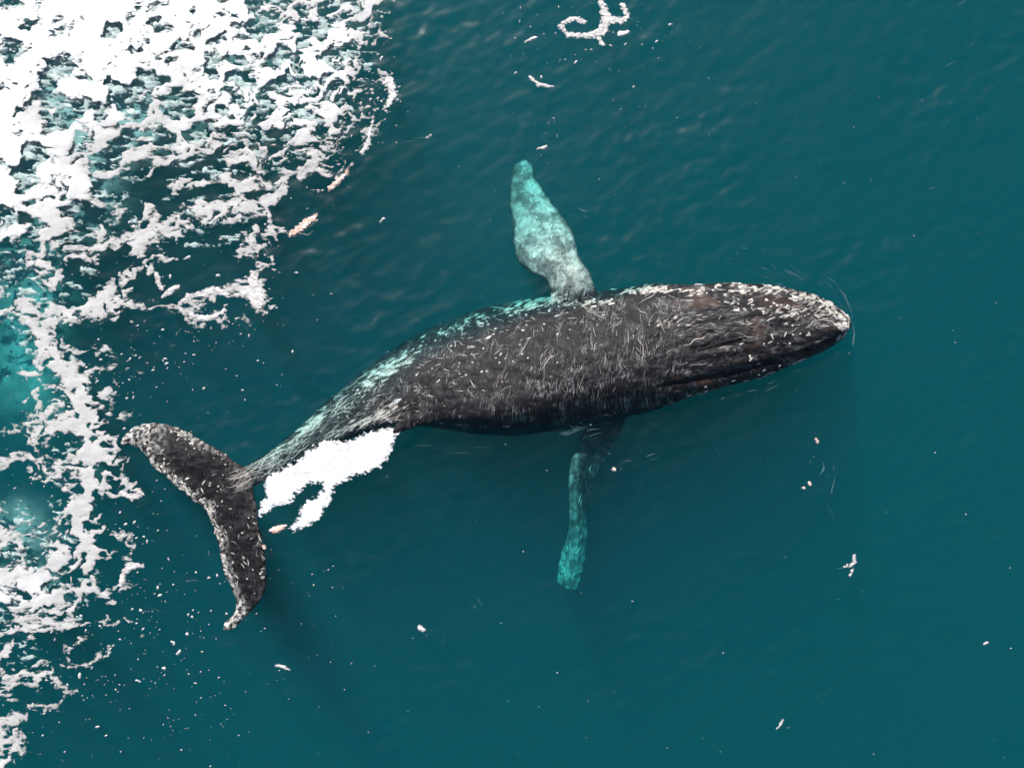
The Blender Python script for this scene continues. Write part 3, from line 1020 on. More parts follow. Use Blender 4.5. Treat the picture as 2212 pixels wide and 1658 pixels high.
cm = bpy.data.meshes.new('barnacle_crust'); cm.from_pydata(crust_v, [], crust_f)
cm.polygons.foreach_set('use_smooth', [True] * len(crust_f))
add('barnacle_crust', cm, M_BARN, whale, kind='stuff')

# ------------------------------------------------------------------ foam
DX = np.arange(0, 961, 80.0); DY = np.arange(0, 1681, 80.0)
DEN = np.array([
 [.75,.95,1.0,1.0,.90,.90,.95,.78,.62,.72,.70,0,0],
 [.85,.97,.97,.88,.85,.78,.86,.80,.80,.85,.55,.02,0],
 [.92,.92,.97,.97,.78,.70,.85,.80,.80,.80,.30,.03,0],
 [.97,.62,.75,.75,.50,.65,.76,.76,.76,.72,.10,.03,0],
 [.92,.85,.62,.52,.58,.60,.55,.60,.55,.36,.12,0,0],
 [.86,.82,.74,.45,.22,.33,.33,.38,.28,.08,.03,0,0],
 [.80,.66,.50,.43,.38,.48,.48,.34,.08,.02,0,0,0],
 [.45,.50,.40,.30,.34,.25,.20,.28,.02,0,0,0,0],
 [.50,.60,.36,.28,.18,.10,.14,.22,0,0,0,0,0],
 [.28,.50,.22,.07,.05,.06,.06,.02,0,0,0,0,0],
 [.08,.26,.40,.08,.06,.05,.02,0,0,0,0,0,0],
 [.08,.20,.52,.10,.04,.03,0,0,0,0,0,0,0],
 [.12,.28,.52,.12,0,0,0,0,0,0,0,0,0],
 [.20,.20,.48,.22,.02,0,0,0,0,0,0,0,0],
 [.50,.32,.55,.24,.03,.02,0,0,0,0,0,0,0],
 [.55,.58,.58,.28,.04,.03,0,0,0,0,0,0,0],
 [.74,.74,.55,.10,.05,.04,0,0,0,0,0,0,0],
 [.50,.34,.28,.16,.05,.02,0,0,0,0,0,0,0],
 [.42,.32,.10,.05,.02,0,0,0,0,0,0,0,0],
 [.14,.12,.05,.02,0,0,0,0,0,0,0,0,0],
 [.42,.06,.02,.02,0,0,0,0,0,0,0,0,0],
 [.48,.08,.02,0,0,0,0,0,0,0,0,0,0],
])
DY = np.arange(0, 80.0 * len(DEN), 80.0)
def density(X, Y):
    fx = np.clip(X / 80.0, 0, DEN.shape[1] - 1.001); fy = np.clip(Y / 80.0, 0, DEN.shape[0] - 1.001)
    ix = fx.astype(int); iy = fy.astype(int)
    u = fx - ix; v = fy - iy
    u = u * u * (3 - 2 * u); v = v * v * (3 - 2 * v)
    return (DEN[iy, ix] * (1 - u) * (1 - v) + DEN[iy, ix + 1] * u * (1 - v) + DEN[iy + 1, ix] * (1 - u) * v + DEN[iy + 1, ix + 1] * u * v)

STRANDS = [
 [(40,675,10),(85,715,14),(118,765,18),(150,815,22),(178,870,34),(185,930,30),(192,985,30),(195,1050,26),(165,1105,30),(175,1160,26),(200,1190,18)],
 [(60,665,10),(130,682,14),(205,662,24),(232,628,15),(238,600,4)],
 [(205,662,20),(265,655,10),(312,662,4)],
 [(278,592,10),(284,552,20),(312,512,16),(352,490,9),(420,458,14),(480,438,10),(540,452,14),(578,455,8)],
 [(0,500,12),(50,552,9),(96,588,8),(112,640,10),(130,682,12)],
 [(120,530,6),(185,540,8),(240,520,7),(300,505,9),(345,478,5)],
 [(330,400,8),(400,396,12),(470,385,10),(540,392,8),(580,395,5)],
 [(440,370,5),(505,350,12),(545,352,8),(575,335,5)],
 [(600,390,8),(655,372,10),(690,330,9),(712,310,6)],
 [(545,500,10),(528,535,9),(500,555,6)],
 [(545,588,6),(556,615,14),(562,640,15),(560,660,9)],
 [(410,640,7),(462,632,10),(515,618,8),(548,625,10)],
 [(385,660,6),(425,678,8),(470,690,8)],
 [(200,960,12),(240,965,10),(262,940,4)],
 [(200,1010,14),(255,1030,8),(300,1062,9),(312,1070,5)],
 [(130,940,4),(80,960,4),(60,920,3)],
 [(120,1030,7),(90,1000,5),(75,965,4)],
 [(190,1200,14),(232,1190,12),(262,1150,5),(275,1100,5)],
 [(262,1260,5),(275,1215,5),(300,1222,4)],
 [(60,1300,16),(130,1290,18),(200,1270,12),(235,1280,8)],
 [(0,1370,7),(60,1330,8),(130,1345,8),(200,1310,6)],
 [(0,1150,14),(30,1155,12),(45,1185,8)],
 [(0,1600,16),(30,1600,12),(50,1630,6)],
 [(60,1480,6),(110,1470,8),(150,1490,4)],
 [(150,1440,4),(200,1430,5),(215,1410,3)],
 [(0,1490,5),(40,1465,5),(75,1450,3)],
 [(110,730,8),(90,760,10),(80,790,6)], [(170,860,14),(225,850,7),(238,842,4)], [(205,925,10),(230,905,6),(240,880,3)], [(210,985,16),(250,1000,10),(275,990,5)],
 [(140,900,10),(110,930,6)], [(150,1010,12),(120,1000,7),(105,985,4)], [(60,900,5),(85,890,8),(100,910,4)], [(0,1050,3),(40,1035,3),(80,1025,4)],
 [(165,1110,16),(140,1150,18),(120,1210,20),(80,1240,18)], [(200,1190,12),(215,1230,9),(205,1265,7)], [(235,1280,6),(240,1310,4),(225,1340,3)],
 [(335,590,6),(342,615,8)], [(355,637,5),(378,620,8)], [(455,570,7),(462,590,4)], [(410,690,7),(440,700,9),(460,680,7)], [(520,560,7),(535,540,9),(548,520,5)], [(500,480,8),(520,500,6)],
 [(70,1380,7),(95,1395,9),(110,1370,5)], [(100,1400,4),(95,1420,3)], [(170,1390,4),(195,1375,5)], [(75,1460,8),(105,1455,6)], [(25,1475,8),(55,1462,6)],
]

def set_cover(me, vf, ref):
    at = me.attributes.new('cover', 'FLOAT', 'POINT')
    at.data.foreach_set('value', np.clip(vf / ref, 0, 1).astype(np.float32))

def z_foam(vx, vy, vf, amp, ref, rough=0.012, lift=0.0):
    h = amp * sstep(0, ref, vf) + rough * fbm(vx / 9, vy / 7, 201, 3) * sstep(0, ref * 0.5, vf)
    h = np.where(vf <= 0, 0.0, h + 0.003)
    X = wx(vx); Y = wy(vy)
    return np.stack([X, Y, wave(X, Y) + h + lift], 1)

HOLES = [  # windows of open water inside the foam: x, y, rx, ry, angle, strength
 (106,202,26,27,0.1,.9),(150,246,25,28,0.3,.8),(216,238,24,20,0,.7),(262,200,34,20,-0.2,1.2),(326,176,42,15,-0.15,1.1),(380,224,32,22,-0.6,1.1),(394,98,28,15,0.1,.6),
 (512,130,28,9,0.2,1),(512,164,34,11,0.1,1),(572,52,38,24,-0.6,.9),(458,160,12,12,0,.8),(572,226,22,20,0,1.1),(736,212,16,14,0,1.1),(224,352,36,15,-0.1,1.2),
 (285,415,70,26,0,1.1),(82,332,25,21,0,1.0),(45,366,36,20,0,.9),(50,402,22,18,0,.6),(280,290,20,15,0,1),(432,360,52,22,-0.1,1.2),(600,296,26,16,-0.3,1),(520,372,28,14,0,1),(405,424,34,12,-0.2,1.1),
 (640,120,24,8,-0.4,.7),(700,60,14,30,0,.7),(610,170,20,8,-0.3,.8),(680,170,22,9,0.2,.7),(560,290,20,12,-0.2,.9),(480,236,14,10,0,.8),(440,275,22,12,0,1),(350,300,22,14,-0.3,1),
 (20,560,30,36,0,1),(46,470,26,14,-0.3,.9),(30,610,22,30,0,1),(90,640,30,16,0,.7),(150,640,34,20,0,1),(20,745,40,40,0,1.2),(200,470,40,16,-0.3,1.1),(150,575,28,16,0,1),(260,560,36,20,0,1.1),
 (460,520,60,30,-0.2,1.3),(400,600,70,30,-0.2,1.3),(480,580,60,22,-0.1,1.3),(640,440,50,20,-0.3,1.2),(350,640,44,14,-0.1,1),(640,350,30,12,-0.3,.9),(460,412,40,10,-0.1,1),
 (150,960,26,20,0,1.1),(90,1080,60,30,0,1.1),(30,1060,40,40,0,1.2),(230,1010,22,10,0.2,1),(260,1110,34,30,0,1.2),(240,1230,34,20,0,1.2),(150,1170,22,14,0,1),(75,1200,30,22,0.6,1.0),(20,1200,14,12,0,.8),
 (195,878,15,7,0.2,.8),(160,846,9,7,0,.7),(202,944,9,15,0.3,.8),(185,1003,24,7,0.1,.8),(214,1028,7,12,0,.7),(172,1058,11,17,0.3,.7),(207,1088,12,24,0.2,1),(187,1132,14,10,0,.8),(232,1172,20,15,0,1),
 (165,960,8,14,0.5,.6),(148,775,8,10,0,.6),(190,915,8,5,0,.7),(225,960,10,5,0,.7),(140,1230,14,9,0,.8),(100,1265,16,7,-0.3,.7),(60,1285,12,7,0,.7),(170,1245,10,14,0,.8),(30,1300,16,7,0,.7),
 (60,60,14,24,0.3,.7),(25,90,18,10,0,.7),(130,140,34,8,0.35,.6),(215,175,40,8,0.2,.6),(235,70,30,16,-0.2,.6),(335,40,16,10,0,.5),(20,140,14,22,0,.7),(300,110,26,9,0,.5),
 (150,1290,16,9,0,.8),(210,1320,40,12,-0.2,1.1),(120,1380,60,14,-0.3,1.1),(60,1420,50,14,-0.2,1),(230,1375,30,16,0,1),(150,1125,12,14,0,.6),(170,895,9,12,0,.6),(150,860,10,8,0,.6),
]
def foam_field(X, Y):
    A = fbm(X / 95, Y / 75, 211, 3); B = fbm(X / 95, Y / 75, 217, 3)
    C = fbm(X / 24, Y / 18, 219, 2); E = fbm(X / 24, Y / 18, 221, 2)
    Xw = X + 46 * A + 9 * C; Yw = Y + 38 * B + 8 * E
    ca, sa = math.cos(0.40), math.sin(0.40)
    U = (Xw * ca - Yw * sa); V = (Xw * sa + Yw * ca)
    f1, f2 = worley(U / 112, V / 76, 1)
    g1, g2 = worley(U / 46, V / 27, 2)
    k1, k2 = worley(U / 21, V / 10, 3)
    fine = sstep(330, 620, X) * sstep(420, 300, Y)
    soft = fbm(U / 60, V / 34, 231, 3, 0.55)
    det = fbm(U / 14, V / 7, 237, 3, 0.6)
    n = 0.9 * (f2 - f1) * (1 - 0.4 * fine) + 0.50 * (g2 - g1) * (1 + 0.5 * fine) + 0.30 * (k2 - k1) * (0.4 + 1.2 * fine) + 0.75 * soft + 0.16 * det * (0.35 + fine)
    n = rank01(n)
    D = density(X + 30 * A + 8 * C, Y + 30 * B + 8 * E)
    D = D - 0.05 * sstep(0.25, 0.5, D) * sstep(1.02, 0.85, D)
    F = D - n
    rag = fbm(X / 26, Y / 18, 241, 4); tear = np.clip(fbm(U / 30, V / 15, 251, 3) - 0.12, 0, 1)
    for s in STRANDS:
        P = np.array(s)
        m = (X > P[:, 0].min() - 90) & (X < P[:, 0].max() + 90) & (Y > P[:, 1].min() - 90) & (Y < P[:, 1].max() + 90)
        d, w = seg_dist(X[m] + 14 * C[m] + 16 * A[m], Y[m] + 14 * E[m] + 16 * B[m], s)
        fs = (w * (1.2 + 1.3 * rag[m]) - d) / 40.0
        F[m] = np.maximum(F[m], fs - 1.5 * tear[m])
    for hx, hy, rx, ry, an, st in HOLES:
        m = (np.abs(X - hx) < 130) & (np.abs(Y - hy) < 130)
        dx = X[m] + 14 * C[m] - hx; dy = Y[m] + 14 * E[m] - hy
        u = dx * math.cos(an) + dy * math.sin(an); v = -dx * math.sin(an) + dy * math.cos(an)
        q = 1 - np.hypot(u / (rx * 1.18), v / (ry * 1.18))
        F[m] = F[m] - np.clip(q + 0.15, 0, 0.7) * 1.35 * st
    F = F - tear * (0.35 + 0.75 * sstep(600, 720, Y))
    F = F + 0.045 * fbm(X / 9, Y / 6, 261, 3) * sstep(0.5, 0.0, np.abs(F))
    # slits where the foam is tearing
    slit = np.abs(fbm(U / 34, V / 9, 271, 3))
    F = F - 0.16 * sstep(0.10, 0.0, slit) * sstep(0.6, 0.15, F) * (0.5 + fine)
    F = F + 0.13 * sstep(0.03, 0.12, D)
    F = np.where(poly_sdf(X, Y, FLUKE) > -8, -1.0, F)
    return F, D

def build_foam():
    step = 2.0
    X, Y = np.meshgrid(np.arange(-150, 965, step, dtype=np.float32), np.arange(-120, 1790, step, dtype=np.float32))
    F, D = foam_field(X, Y)
    vx, vy, vf, fc = contour_mesh(X, Y, F)
    P = z_foam(vx, vy, vf, 0.006, 0.5, 0.003)
    me = new_mesh('sea_foam', P, fc[:, ::-1])
    set_cover(me, vf, 0.60)
    t = np.clip(vf / 0.45, 0, 1)
    white = np.clip(0.22 * t + 0.9 * sstep(0.55, 1.02, density(vx, vy) + 0.12 * fbm(vx / 60, vy / 60, 281, 2)), 0, 1)
    c = np.array([0.44, 0.425, 0.41]) * (1 - white[:, None]) + np.array([0.93, 0.945, 0.95]) * white[:, None]
    at = me.attributes.new('foam', 'FLOAT_COLOR', 'POINT')
    at.data.foreach_set('color', np.concatenate([c, np.ones((len(c), 1))], 1).astype(np.float32).ravel())
    add('sea_foam', me, M_FIELD, kind='stuff', label='sprawling white lacy sea foam spread over the water', cat='foam')
build_foam()

def build_submerged():
    X, Y = np.meshgrid(np.arange(-150, 900, 3.0, dtype=np.float32), np.arange(-120, 1700, 3.0, dtype=np.float32))
    D = density(X + 25 * fbm(X / 60, Y / 60, 611, 3), Y + 25 * fbm(X / 60, Y / 60, 613, 3))
    n = rank01(fbm(X / 34 + 0.7 * fbm(X / 30, Y / 30, 617, 2), Y / 18, 619, 5, 0.65))
    F = np.where(D > 0.3, 0.85 * D - n, -1.0)
    F = np.where(poly_sdf(X, Y, FLUKE) > -12, -1.0, F)
    vx, vy, vf, fc = contour_mesh(X, Y, F)
    x = wx(vx); y = wy(vy)
    P = np.stack([x, y, wave(x, y) - 0.08 + 0.03 * sstep(0, 0.4, vf)], 1)
    me = new_mesh('submerged_foam', P, fc[:, ::-1])
    set_cover(me, vf, 0.9)
    add('submerged_foam', me, M_SUBF, kind='stuff', label='greyish green foam veil sunk just below the surface', cat='foam')
build_submerged()

def foam_blob(polys, label, mat=M_FOAM, amp=0.04, ref=8.0, noise_amp=6.0, scale=9.0, step=1.4, seed=300, name='foam_or_glint_patch', holes=0.0, group=None):
    """one drifting patch, or a sun glint modelled as one: outline polygons and thick lines (lists with three values) in pixels"""
    allp = np.array([p[:2] for q in polys for p in q])
    x0, y0 = allp.min(0) - 30; x1, y1 = allp.max(0) + 30
    X, Y = np.meshgrid(np.arange(x0, x1, step), np.arange(y0, y1, step))
    F = np.full(X.shape, -99.0)
    for q in polys:
        if len(q[0]) == 3:
            d, w = seg_dist(X, Y, q)
            F = np.maximum(F, w - d)
        else:
            F = np.maximum(F, poly_sdf(X, Y, q))
    F = F + 0.45 * ref + noise_amp * fbm(X / scale, Y / scale, seed, 4, 0.6) + 0.5 * noise_amp * fbm(X / 5.5, Y / 4, seed + 3, 2)
    if holes: F = F - holes * np.clip(fbm(X / 12, Y / 9, seed + 5, 3) - 0.1, 0, 1) * 20
    vx, vy, vf, fc = contour_mesh(X, Y, F)
    if len(fc) == 0: return None
    P = z_foam(vx, vy, vf, amp, ref)
    ctr = P.mean(0)
    me = new_mesh(name, P - ctr, fc[:, ::-1])
    set_cover(me, vf, ref * 1.7)
    o = add(name, me, mat, label=label, cat='foam', group=group)
    o.location = ctr
    return o

foam_blob([smooth_poly([(574,1047),(588,1022),(648,994),(683,962),(722,952),(743,957),(789,938),(842,926),(857,929),(850,950),(840,978),(824,1004),(775,1024),(724,1048),(711,1082),
                        (680,1124),(650,1138),(630,1143),(648,1114),(656,1092),(690,1068),(701,1042),(672,1042),(641,1062),(627,1082),(590,1094),(560,1112),(562,1098),(576,1075)], 4)],
          'white foam wash with painted sun glare along the whale tail stock', M_FOAM_GLARE, 0.006, 12, 9, 14, step=1.1, seed=311, holes=0.22)  # sun glare beside the tail stock, painted as white foam
foam_blob([[(1210,55,5),(1225,75,4),(1260,78,5),(1300,70,8),(1312,40,10),(1300,10,5),(1290,-10,4)], [(1312,45,8),(1345,42,5)], [(1345,12,5),(1355,35,5),(1340,48,4)],
           [(1215,50,4),(1240,40,5),(1262,48,4)]],
          'hook shaped foam patch alone near the upper edge', M_FOAM, 0.012, 6, 6.0, 7, 1.0, 321, holes=0.25)
foam_blob([smooth_poly([(545,585),(556,600),(566,630),(572,655),(560,668),(545,662),(540,648),(520,640),(498,640),(520,630),(535,620),(538,600)], 4)],
          'triangular foam patch at the outer corner of the foam field', M_FOAM, 0.015, 6, 6, 8, 1.1, 371)
foam_blob([[(388,655,3),(410,640,6),(440,634,6),(470,628,7),(492,636,4)]], 'long wavy foam strand left of the triangular patch', M_FOAM, 0.012, 5, 5, 8, 1.1, 373)
foam_blob([[(412,680,4),(440,688,6),(468,682,5),(485,670,3)]], 'short curled foam strand under the long wavy strand', M_FOAM, 0.012, 5, 5, 8, 1.1, 375)
foam_blob([[(338,590,3),(342,610,6),(350,624,3)]], 'upright foam sliver among the outer foam strands', M_FOAM, 0.012, 5, 3, 8, 1.1, 377)
foam_blob([[(352,640,3),(368,628,6),(385,618,3)]], 'slanting leaf shaped foam scrap beside the upright sliver', M_FOAM, 0.012, 5, 3, 8, 1.1, 379)
foam_blob([[(262,1262,4),(268,1235,6),(285,1220,6),(308,1222,3)]], 'hooked foam finger reaching toward the flukes', M_FOAM, 0.012, 5, 4, 8, 1.1, 381)
foam_blob([[(262,1065,4),(288,1072,8),(308,1064,5)]], 'blunt foam arm reaching from the left strip toward the flukes', M_FOAM, 0.012, 5, 4, 8, 1.1, 383)
foam_blob([[(1295,85,5),(1303,97,4)]], 'small foam clot just below the hook shaped patch', M_FOAM, 0.02, 4, 2.0, 6, 1.0, 325)
foam_blob([[(1340,72,5),(1355,70,4)]], 'short square foam chip beside the hook shaped patch', M_FOAM, 0.02, 4, 2.0, 6, 1.0, 326)
foam_blob([[(1145,168,2.5),(1165,184,4.5),(1185,187,3),(1195,188,1.5)]], 'slim bent foam streak above the pale flipper tip', M_FOAM, 0.02, 4, 2.0, 6, 1.0, 327)
foam_blob([[(1135,92,2),(1150,84,2.5),(1158,82,2)]], 'thin slanting foam sliver left of the hook shaped patch', M_FOAM, 0.02, 4, 1.0, 6, 1.0, 328)
foam_blob([[(1160,322,1.2),(1172,320,3),(1180,316,1.5)]], 'tiny foam scrap just above the pale flipper tip', M_FOAM, 0.02, 4, 1.4, 6, 1.0, 329)
foam_blob([[(630,505,6),(655,487,9),(682,468,6)]], 'red tinged foam streak drifting apart in dark water', M_PINK, 0.03, 6, 6.0, 6, 1.0, 331, holes=0.3)
foam_blob([[(712,408,5),(728,395,5),(748,375,3),(752,365,2)]], 'orange tinged slim foam streak near the foam edge', M_PINK, 0.02, 5, 4.0, 6, 1.0, 333, holes=0.2)
foam_blob([[(782,330,4),(795,310,6),(800,285,3),(806,262,2)]], 'curved ragged foam strand at the outer foam edge', M_FOAM, 0.02, 5, 5.0, 7, 1.0, 335, holes=0.2)
foam_blob([[(840,175,12),(850,205,9),(835,235,5)]], 'loose crumbly foam clump off the upper foam edge', M_FOAM, 0.03, 6, 9.0, 6, 1.0, 337, holes=0.5)
foam_blob([[(586,1146,4),(600,1142,7),(616,1136,3)]], 'orange rimmed sun glint modelled as foam between fluke and wash', M_PINK, 0.03, 5, 4, 6, 1.0, 341)  # this clot and the next are sun glints modelled as foam
foam_blob([[(557,1168,4),(566,1178,5),(572,1184,3)]], 'orange tinged sun glint modelled as foam touching the lower fluke', M_PINK, 0.05, 5, 3, 6, 1.0, 343)
foam_blob([[(908,1356,5),(914,1360,4)]], 'lone round foam blob in open water below the whale', M_FOAM, 0.03, 5, 1.5, 6, 1.0, 345)
foam_blob([[(598,1436,2.5),(612,1440,3),(625,1446,1.5)]], 'small ragged foam scrap below the lower fluke tip', M_FOAM, 0.02, 4, 2.5, 5, 1.0, 347)
foam_blob([[(1762,948,1.5),(1766,954,3)]], 'tiny red tinged sun glint modelled as foam below the snout', M_PINK, 0.03, 4, 1.2, 5, 0.8, 351)  # this fleck and the next two paint sun glints as tinged foam
foam_blob([[(1748,1042,2.6),(1750,1047,2.6)]], 'upper of two tiny red sun glints modelled as foam flecks', M_PINK, 0.03, 4, 1.2, 5, 0.8, 353)
foam_blob([[(1734,1052,2.6),(1737,1055,2.2)]], 'lower of two tiny red sun glints modelled as foam flecks', M_PINK, 0.03, 4, 1.2, 5, 0.8, 355)
foam_blob([[(1845,1200,3),(1846,1215,4),(1838,1222,3)], [(1830,1222,3),(1822,1224,2)], [(1842,1230,2.5),(1836,1244,1.5)]], 'ragged sun glint modelled as foam tuft in the right hand water', M_FOAM, 0.03, 4, 3.5, 5, 0.9, 357)  # glint on the water, given the shape and colour of foam
foam_blob([[(1678,1572,1.5),(1686,1563,3.2),(1691,1554,2)]], 'small bright sun glint modelled as foam low in open water', M_FOAM, 0.03, 4, 1.4, 5, 0.8, 361)  # sun glint painted as a foam chip
foam_blob([[(1325,1012,3.2),(1328,1015,3)]], 'orange tinged sun glint modelled as foam beside the dark flipper', M_PINK, 0.03, 4, 1.5, 5, 0.8, 363)  # orange colour paints a sun glint beside the flipper
foam_blob([[(2126,1390,1.5),(2132,1386,2.2)]], 'tiny pale sun glint modelled as foam near the edge', M_FOAM, 0.02, 4, 1.0, 5, 0.8, 365)  # small sun glint, coloured as foam
foam_blob([[(930,292,1.5),(922,298,1.5)]], 'tiny foam crumb between foam field and pale flipper', M_FOAM, 0.02, 4, 1.0, 5, 0.8, 367)
foam_blob([[(822,478,1.4),(829,472,1.6)]], 'minute foam sliver right of the red tinged streak', M_FOAM, 0.02, 4, 0.8, 5, 0.8, 369)

def build_waterline():
    st = 3.0
    X, Y = np.meshgrid(np.arange(540, 1850, st), np.arange(596, 1060, st))
    H = np.full(X.shape, -9.0)
    for j in range(X.shape[0]):
        for i in range(X.shape[1]):
            p, nn = drop(X[j, i], Y[j, i], 0.0)
            if p is not None: H[j, i] = p.z
    W = wave(wx(X), wy(Y))
    dz = H - W
    gy, gx = np.gradient(np.clip(dz, -0.4, 0.4), st)
    slope = np.hypot(gx, gy) + 0.004
    n = fbm(X / 30, Y / 22, 801, 4, 0.6)
    F = (0.5 + 6.0 * n) - np.abs(np.clip(dz, -0.4, 0.4)) / slope
    F = np.where(H < -8, -3.0, F)
    vx, vy, vf, fc = contour_mesh(X, Y, F)
    x = wx(vx); y = wy(vy)
    me = new_mesh('waterline_froth', np.stack([x, y, wave(x, y) + 0.012], 1), fc[:, ::-1])
    set_cover(me, vf, 7.0)
    add('waterline_froth', me, M_LINE, kind='stuff', label='thin broken froth line where the sea laps the whale', cat='foam')
build_waterline()

# flecks: uncountable specks of foam
def build_flecks():
    V = []; F = []
    def fleck(px, py, r, el, ang, h):
        n = 6 if r < 2 else 8
        x = float(wx(px)); y = float(wy(py)); z = WAVE(x, y)
        b = len(V); ca, sa = math.cos(ang), math.sin(ang)
        for i in range(n):
            a = 2 * math.pi * i / n
            q = r / PPM * random.uniform(0.7, 1.25)
            u, v = q * math.cos(a) * el, q * math.sin(a)
            V.append((x + u * ca - v * sa, y + u * sa + v * ca, z - 0.006))
        V.append((x, y, z + h))
        for i in range(n): F.append((b + i, b + (i + 1) % n, b + n))
    zones = [  # cx, cy, sx, sy, count, rmin, rmax
        (330, 770, 110, 45, 170, 0.7, 2.6), (430, 590, 120, 70, 170, 0.7, 3.4), (400, 1230, 90, 90, 150, 0.7, 3.0), (330, 1350, 120, 60, 190, 0.7, 3.6),
        (250, 1470, 130, 70, 200, 0.6, 2.6), (380, 1540, 130, 70, 160, 0.5, 1.8), (110, 1420, 80, 80, 170, 0.7, 3.6), (680, 1240, 50, 20, 45, 0.5, 1.7),
        (1290, 130, 90, 70, 150, 0.6, 2.6), (1180, 70, 60, 50, 50, 0.6, 2.2), (1190, 270, 25, 45, 45, 0.6, 2.6), (830, 190, 25, 60, 120, 0.6, 2.8),
        (700, 350, 60, 70, 110, 0.5, 2.0), (120, 900, 80, 120, 190, 0.6, 3.0), (290, 1130, 50, 60, 60, 0.7, 2.6), (500, 690, 60, 30, 50, 0.7, 2.2),
        (250, 830, 60, 60, 70, 0.7, 2.6), (440, 770, 60, 50, 50, 0.6, 2.0), (940, 1360, 30, 10, 16, 0.5, 1.4), (640, 1500, 90, 90, 40, 0.4, 1.0),
        (1240, 910, 60, 12, 26, 0.6, 1.6), (1420, 875, 60, 12, 20, 0.6, 1.8), (1660, 845, 40, 10, 10, 0.6, 1.8), (1780, 960, 14, 60, 18, 0.5, 1.2), (1390, 60, 40, 30, 40, 0.7, 2.8),
    ]
    for cx, cy, sx, sy, n, r0, r1 in zones:
        n = int(n * 0.32)
        k = 0; tries = 0
        while k < n and tries < n * 6:
            tries += 1
            x = random.gauss(cx, sx); y = random.gauss(cy, sy)
            cl = CL_FLECK(x, y)
            if random.random() > 0.35 + 1.6 * cl: continue
            if SD_FLUKE(x, y) > -2: continue
            r = r0 + (r1 - r0) * random.random() ** 2.6
            fleck(x, y, r, random.uniform(1.0, 2.2), random.gauss(0.4, 0.7), 0.004 + 0.004 * r)
            k += 1
    for _ in range(220):
        fleck(random.uniform(0, 2212), random.uniform(0, 1658), random.uniform(0.35, 0.9) if random.random() < 0.85 else random.uniform(0.9, 1.5), random.uniform(1, 2), random.gauss(0.4, 0.5), 0.005)
    me = bpy.data.meshes.new('foam_flecks'); me.from_pydata(V, [], F)
    add('foam_flecks', me, M_FLECK, kind='stuff', label='scattered tiny foam flecks floating around the whale', cat='foam')
build_flecks()

